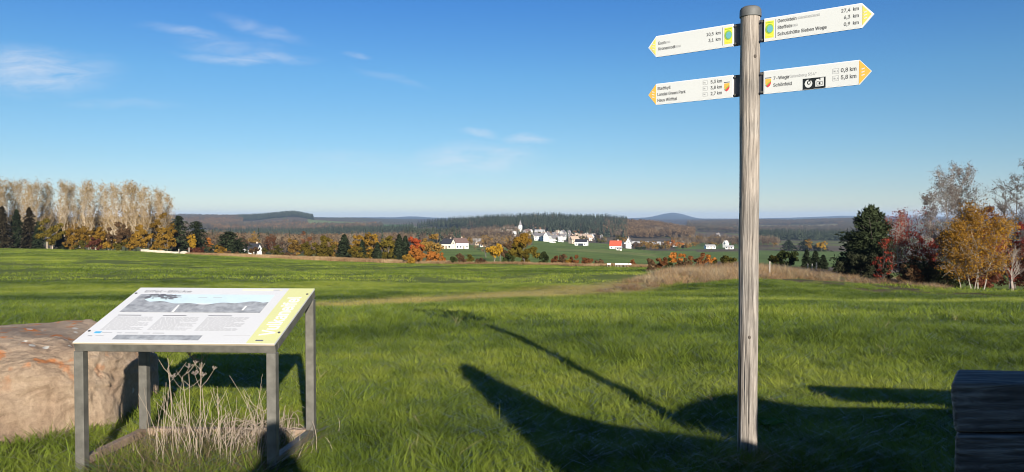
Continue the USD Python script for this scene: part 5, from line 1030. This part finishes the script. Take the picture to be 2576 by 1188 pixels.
# ------------------------------------------------------------------ grass
tn2, tl2 = track_nodes()
def mat_grass(name, ramp, trans=.4, track=True):
    nodes = {'g': ('geometry', {}), 'n': ('noise_texture', dict(scale=.45, detail=4.0)), 'ms': ('mapping', dict(scale=(.16, 1, 1), rotation=(0, 0, -.08))), 'n2': ('noise_texture', dict(scale=.2, detail=4.0)), 'nc': ('noise_texture', dict(scale=2.6, detail=2.0)), 'i4': ('math', dict(math_type='multiply_add', value2=.7, value3=-.35)), 's3': ('math', dict(math_type='add')), 'i1': ('math', dict(math_type='multiply', value2=.62)), 'i2': ('math', dict(math_type='multiply_add', value2=.7, value3=-.11)), 'i3': ('math', dict(math_type='multiply_add', value2=1.5, value3=-.75)),
             's1': ('math', dict(math_type='add')), 's2': ('math', dict(math_type='add', use_clamp=True)), 'r': ('rgb_ramp', {'ramp': ramp}), 'tx': ('mix', dict(mix_type='mix', color2=(.46, .36, .11))), 'tf': ('math', dict(math_type='multiply', value2=.85 if track else 0.0)),
             'd': ('diffuse_bsdf', {}), 't': ('translucent_bsdf', {}), 'm': ('mix_closure', dict(fac=trans)), 'gl': ('glossy_bsdf', dict(roughness=.45, color=(.5, .5, .5))), 'fr': ('fresnel', dict(IOR=1.045)), 'm2': ('mix_closure', {}), **tn2}
    return usdkit.material(stage, L(name), nodes, tl2 + [('g.random_per_island', 'i1.value1'), ('g.position', 'n.vector'), ('g.position', 'ms.vector'), ('ms.vector', 'n2.vector'), ('g.position', 'nc.vector'), ('nc.fac', 'i4.value1'), ('i4.value', 's3.value2'), ('n.fac', 'i2.value1'), ('n2.fac', 'i3.value1'), ('i1.value', 's1.value1'), ('i2.value', 's1.value2'), ('s1.value', 's3.value1'), ('s3.value', 's2.value1'), ('i3.value', 's2.value2'), ('s2.value', 'r.fac'),
        ('r.color', 'tx.color1'), ('tm2.value', 'tf.value1'), ('tf.value', 'tx.fac'), ('tx.color', 'd.color'), ('tx.color', 't.color'), ('d.BSDF', 'm.closure1'), ('t.BSDF', 'm.closure2'), ('fr.fac', 'm2.fac'), ('m.closure', 'm2.closure1'), ('gl.BSDF', 'm2.closure2')], surface='m2.closure')
M['grass'] = mat_grass('grass_blades', [(0, (.055, .085, .014)), (.25, (.15, .20, .029)), (.5, (.27, .31, .048)), (.75, (.40, .41, .085)), (1, (.54, .49, .20))])
M['straw'] = mat_grass('straw_blades', [(0, (.20, .12, .06)), (.4, (.38, .25, .13)), (.75, (.52, .39, .22)), (1, (.62, .51, .33))], .35, False)
M['strawpale'] = mat_grass('pale_straw', [(0, (.26, .20, .11)), (.5, (.42, .34, .21)), (1, (.58, .50, .35))], .3, False)
def blades(rng, n, rad, hmin, hmax, width, bend=.5, segs=3, clump=0, stiff=0.0):
    """n curved grass blades rooted in a disc"""
    r = rad * np.sqrt(rng.random(n)); a = rng.random(n) * 2 * PI; root = np.stack([r * np.cos(a), r * np.sin(a), np.full(n, -.03)], 1)
    if clump:
        cc = rng.normal(size=(clump, 2)) * rad * .55; root[:, :2] = cc[rng.integers(0, clump, n)] + rng.normal(size=(n, 2)) * rad * .11
    h = rng.uniform(hmin, hmax, n); d = rng.random(n) * 2 * PI; D_ = np.stack([np.cos(d), np.sin(d), 0 * d], 1); lean = bend * (.25 + rng.random(n)) * h
    side = np.stack([-np.sin(d + rng.normal(size=n) * .6), np.cos(d + rng.normal(size=n) * .6), 0 * d], 1); ws = width * (.6 + .7 * rng.random(n))
    V_ = []
    for k in range(segs):
        t = k / segs; c = root + np.stack([0 * h, 0 * h, h * (t - .28 * bend * t * t) + 0 * t], 1) + D_ * (lean * t ** (1.6 - stiff))[:, None]; w = (ws * (1 - t * .55))[:, None] / 2
        V_ += [c - side * w, c + side * w]
    V_.append(root + np.stack([0 * h, 0 * h, h * (1 - .28 * bend)], 1) + D_ * lean[:, None])
    v = np.stack(V_, 1).reshape(-1, 3); m = 2 * segs + 1; f = []
    for k in range(segs - 1): f += [[2 * k, 2 * k + 1, 2 * k + 3], [2 * k, 2 * k + 3, 2 * k + 2]]
    f.append([2 * segs - 2, 2 * segs - 1, 2 * segs]); f = np.array(f)
    return v, (f[None] + (np.arange(n) * m)[:, None, None]).reshape(-1, 3)
grng = np.random.default_rng(123)
def scatter(d0, d1, n, xm=.72):
    D = np.sqrt(grng.uniform(d0 ** 2, d1 ** 2, n)); u = grng.uniform(-xm, xm, n); return D * u, D
def clear_of_things(X, Y, m=0.0):
    e_ = ((X - BOC[0]) / (1.15 + m)) ** 2 + ((Y - BOC[1]) / (.75 + m)) ** 2 > 1
    return e_ & (np.hypot(X - PB[0], Y - PB[1]) > .10) & ~((X > pf[0] + .02) & (Y > 3.5) & (Y < 3.85))
def grass_layer(name, protos, d0, d1, n, smin, smax, label, xm=.72, cond=None, pz=0.0, hvar=None):
    X, Y = scatter(d0, d1, n, xm); k = clear_of_things(X, Y, .1) & ~inside(DRY, X, Y) & (~inside(EARTH, X, Y) | (grng.random(n) < .10))
    if cond is not None: k &= cond(X, Y)
    X, Y = X[k], Y[k]; s = grng.uniform(smin, smax, len(X)); P3 = np.stack([X, Y, 0 * X], -1)
    hs = .62 + .85 * meshkit.fbm(P3 * .55, 3, 31); hs *= np.where(Y < 40, 1, .9)
    tr = np.abs((X - TR0[0]) * TN[0] + (Y - TR0[1]) * TN[1]); hs *= np.where((tr < 2.2) & (X > -6), .5, 1.0)
    if hvar: hs = hvar(X, Y, hs)
    return instancer(name, protos, np.stack([X, Y, gz(X, Y) + pz], 1), grng.integers(0, len(protos), len(X)), np.stack([s, s, s * hs], 1), grng.random(len(X)) * 2 * PI, label, 'grass')
NEARP = [('grass_tuft', blades(grng, 440, .30, .04, .21, .0070, .85, 3, c_), M['grass']) for c_ in (0, 9, 0, 7, 0)]
grass_layer('grass', NEARP, 2.2, 11, 3600, .8, 1.25, 'lush rough green grass in the foreground around the post and desk')
grass_layer('grass', [('grass_tuft', blades(grng, 620, .6, .05, .17, .010, .9, 2, c_), M['grass']) for c_ in (0, 14, 0)], 10.5, 42, 3800, .8, 1.25, 'green meadow grass in the middle distance')
grass_layer('grass', [('grass_tuft', blades(grng, 520, 2.2, .05, .16, .036, .8, 2, 0), M['grass']) for c_ in (0, 16, 0)], 41, 215, 3600, .8, 1.3, 'far meadow grass up to the hedge and the poplars', cond=lambda X, Y: (Y < np.interp(CX + X / Y * FPX, [0, 450, 800, 1100, 1650, 1900, 2576], [206, 200, 190, 122, 108, 60, 48])))
tall = [('tall_tuft', blades(grng, 70, .08, .16, .34, .0055, .95, 4), M['grass']) for _ in range(5)] + [('dry_tuft', blades(grng, 14, .07, .12, .30, .004, .95, 4), M['strawpale'])]
def tuftspots(X, Y): return meshkit.fbm(np.stack([X * .8, Y * .8, 0 * X], -1), 3, 44) > .56
M['strawbrown'] = mat_grass('brown_straw', [(0, (.09, .065, .035)), (.5, (.22, .165, .095)), (1, (.40, .32, .20))], .3, False)
tall.append(('dry_tuft', blades(grng, 18, .08, .14, .42, .0042, .95, 4), M['strawbrown']))
grass_layer('tall_grass', tall[:6], 2.4, 13, 900, .6, 1.1, 'scattered taller tufts standing above the foreground grass', cond=tuftspots)
# taller wild grass round the foot of the post, the bench and the desk
X = np.concatenate([PB[0] + grng.normal(size=150) * .45, 1.9 + grng.normal(size=120) * .55, TO[0] + .15 + grng.random(640) * 1.05]); Y = np.concatenate([PB[1] + grng.normal(size=150) * .22 - .1, 5.15 + grng.normal(size=120) * .2, 4.35 + grng.random(640) * 1.1])
k = clear_of_things(X, Y); X, Y = X[k], Y[k]; dsk = X < -.5
s = np.where(dsk, grng.uniform(.5, 1.1, len(X)), grng.uniform(.5, .95, len(X)))
instancer('tall_grass', tall, np.stack([X, Y, gz(X, Y)], 1), np.where(dsk, grng.choice([0, 1, 6], len(X), p=[.3, .28, .42]), grng.choice([0, 1, 5], len(X), p=[.4, .35, .25])), s, grng.random(len(X)) * 2 * PI, 'unmown green and dry tufts around the post foot and under the desk', 'grass')
# the bank of dry grass and the straw fringe along the meadow edge
DP = [('dry_tuft', blades(grng, 70, .45, .25, 1.15, .013, .55, 4, 6, .3), M[k_]) for k_ in ('straw', 'straw', 'strawpale')] + [('green_tuft', blades(grng, 60, .4, .2, .6, .014, .6, 3, 4), M['grass'])]
X, Y = scatter(33, 66, 15000, .62); k = inside(DRY, X, Y) & (meshkit.fbm(np.stack([X * .5, Y * .5, 0 * X], -1), 3, 15) > .36); X, Y = X[k], Y[k]
hs = .5 + .9 * meshkit.fbm(np.stack([X * .35, Y * .35, 0 * X], -1), 3, 6)
hs *= np.interp(CX + X / Y * FPX, [1500, 1600, 1700, 1950, 2100, 2380], [.28, .38, .52, .55, .36, .34])
instancer('dry_grass', DP, np.stack([X, Y, gz(X, Y)], 1), grng.choice([0, 1, 2, 3], len(X), p=[.36, .30, .22, .12]), np.stack([hs * 0 + 1, hs * 0 + 1, hs * grng.uniform(.5, 1.35, len(X))], 1), grng.random(len(X)) * 2 * PI, 'bank of tall dry straw coloured grass behind the post', 'dry grass')
x_ = grng.uniform(470, 1135, 2600); D_ = np.interp(x_, [470, 700, 1000, 1135], [190, 176, 150, 126]) + grng.uniform(-5, 5, 2600); X, Y = (x_ - CX) / FPX * D_, D_
FP = [('dry_tuft', blades(grng, 60, .6, .4, 1.0, .05, .35, 2, 4, .3), M['straw'])]
instancer('dry_grass', FP, np.stack([X, Y, gz(X, Y)], 1), np.zeros(len(X)), np.interp(x_, [470, 600, 800, 1135], [.6, 1.0, 1.25, .9]) * grng.uniform(.6, 1.1, len(X)), grng.random(len(X)) * 2 * PI, 'pale straw fringe along the far edge of the meadow below the hedge', 'dry grass')
x_ = grng.uniform(1130, 1680, 900); D_ = np.interp(x_, [1130, 1400, 1680], [122, 112, 92]) + grng.uniform(-3, 3, 900); X, Y = (x_ - CX) / FPX * D_, D_
instancer('dry_grass', FP, np.stack([X, Y, gz(X, Y)], 1), np.zeros(len(X)), grng.uniform(.3, .7, len(X)), grng.random(len(X)) * 2 * PI, 'short brown grass along the meadow edge below the village', 'dry grass')

# dead weeds under the desk
M['weedgrey'] = mat_plain('weed_grey', (.25, .20, .15), .9, var=.35, nscale=30)
def weed(x, y, hgt, label, umbel, seed, group=None):
    r = np.random.default_rng(seed); b = np.array([x, y, float(gz(x, y))]); p = thing('dead_weed', label, 'weed', b, group)
    top = b + [r.normal() * .06, r.normal() * .05, hgt]; mid = (b + top) / 2 + r.normal(size=3) * .02; tt = np.linspace(0, 1, 8)[:, None]; c = b * (1 - tt) ** 2 + 2 * mid * tt * (1 - tt) + top * tt ** 2
    part(p, 'stem', polytube(c, np.linspace(.0034, .0016, 8), 5), M['weedgrey'])
    for k in range(5 if umbel else 3):
        a = r.random() * 2 * PI; k0 = r.integers(3, 8) if not umbel else r.integers(5, 8); s0 = c[k0]; e = s0 + np.array([math.cos(a), math.sin(a), 0]) * (.05 + .08 * r.random()) + [0, 0, .05 + .08 * r.random()]
        sp = part(p, 'side_stem', polytube([s0, (s0 + e) / 2 + [0, 0, -.01], e], [.0019, .0015, .001], 4), M['weedgrey'])
        if umbel:
            q0 = np.repeat(e[None], 12, 0); q1 = q0 + unit(r, 12) * [.022, .022, .008] + [0, 0, .02]
            v, f = tubes(q0, q1, np.full(12, .0012), np.full(12, .0012)); v2, f2 = cards(q1, .0055, r); part(sp, 'seed_head', (np.vstack([v, v2]), np.vstack([f, f2 + len(v)])), M['twig_grey'], kind='stuff')
for k, (x, y, hgt, um, lab) in enumerate([(at(435, 1100, 4.9)[0], 4.9, .74, False, 'tallest bare dead stem under the left half of the desk'), (at(452, 1100, 4.95)[0], 4.95, .66, False, 'dead stem just right of the tallest bare one under the desk'), (at(470, 1100, 5.0)[0], 5.0, .62, False, 'slanting dead stem left of the seed heads under the desk'),
                                         (at(505, 1100, 5.0)[0], 5.0, .74, True, 'dead weed with a tangle of dry seed heads under the desk'), (at(528, 1100, 5.08)[0], 5.08, .68, True, 'second dead weed with dry seed heads under the desk'), (at(485, 1100, 4.9)[0], 4.9, .6, True, 'lower dead weed with dry seed heads left of the other two'),
                                         (at(395, 1100, 4.95)[0], 4.95, .62, False, 'dead stem close to the rear left leg of the desk'), (at(560, 1100, 5.0)[0], 5.0, .5, False, 'short dead stem right of the seed heads under the desk'), (at(640, 1100, 4.75)[0], 4.75, .42, False, 'low dead stem beside the front right leg of the desk')]):
    weed(x, y, hgt, lab, um, 900 + k)
r = np.random.default_rng(8); cv, cf, n0 = [], [], 0                                           # the grey tangle of dead stems
for k in range(420):
    c0 = np.array([r.normal(at(625, 1050, 5.05)[0], .17), r.normal(5.12, .16), 0]); c0[2] = float(gz(c0[0], c0[1])) + r.random() * .10; a, rr_, t0 = r.random() * 2 * PI, .03 + .06 * r.random(), np.linspace(0, 2.2 + 2 * r.random(), 7)
    c = c0 + np.stack([np.cos(a) * rr_ * np.sin(t0), np.sin(a) * rr_ * np.sin(t0), rr_ * (1 - np.cos(t0)) * .9 + t0 * .012], 1) + np.outer(t0, r.normal(size=3) * .012)
    v, f = polytube(c, np.linspace(.0035, .0015, 7), 4); cv.append(v); cf.append(f + n0); n0 += len(v)
for k in range(90):
    c0 = np.array([r.uniform(-2.35, -1.45), r.uniform(4.55, 5.25), 0]); c0[2] = float(gz(c0[0], c0[1])); hh_ = r.uniform(.2, .58); ln = r.normal(size=2) * .22 * hh_; t0 = np.linspace(0, 1, 6)
    c = c0 + np.stack([ln[0] * t0 ** 1.7, ln[1] * t0 ** 1.7, hh_ * t0], 1) + r.normal(size=(6, 3)) * .006; v, f = polytube(c, np.linspace(.0026, .001, 6), 4); cv.append(v); cf.append(f + n0); n0 += len(v)
single('dry_tangle', (np.vstack(cv), np.vstack(cf)), M['weedgrey'], 'grey tangle of curled and upright dead stems under the desk', 'dead plants', kind='stuff')
n = 260; D_ = np.sqrt(grng.uniform(9, 280, n)); X = D_ * grng.uniform(-.68, .68, n); v, f = cards(np.stack([X, D_, gz(X, D_) + .06], 1), .018 * (.6 + .8 * grng.random(n)), grng, np.array([[0, 0, 1.]]) + unit(grng, n) * .5)
single('fallen_leaves', (v, f), M['rust'], 'fallen brown leaves lying scattered in the grass', 'leaves', kind='stuff')
# broad leaves and a pale stone beside the post foot
M['leafgreen'] = mat_leaf('broad_leaf', [(0, (.06, .13, .02)), (1, (.16, .26, .05))], .35, 3)
b = np.array([*at(1932, 1040, 5.7)[:2], 0]); b[2] = float(gz(b[0], b[1])); p = thing('dock_plant', 'bright green broad leaved plant just right of the post', 'plant', b)
for k in range(9):
    a = k * 2.4; tt = np.linspace(0, 1, 6); wd = .035 * np.sin(PI * np.clip(tt * .93 + .07, 0, 1)); cl_ = b + np.stack([np.cos(a) * tt * .13, np.sin(a) * tt * .13, .04 + .16 * tt - .1 * tt ** 2], 1); sd_ = np.array([-math.sin(a), math.cos(a), 0])
    v = np.concatenate([cl_ - sd_ * wd[:, None], cl_ + sd_ * wd[:, None]]); q = np.array([[i_, i_ + 1, 7 + i_, 6 + i_] for i_ in range(5)]); part(p, 'leaf', (v, np.vstack([q[:, [0, 1, 2]], q[:, [0, 2, 3]]])), M['leafgreen'], smooth=True)
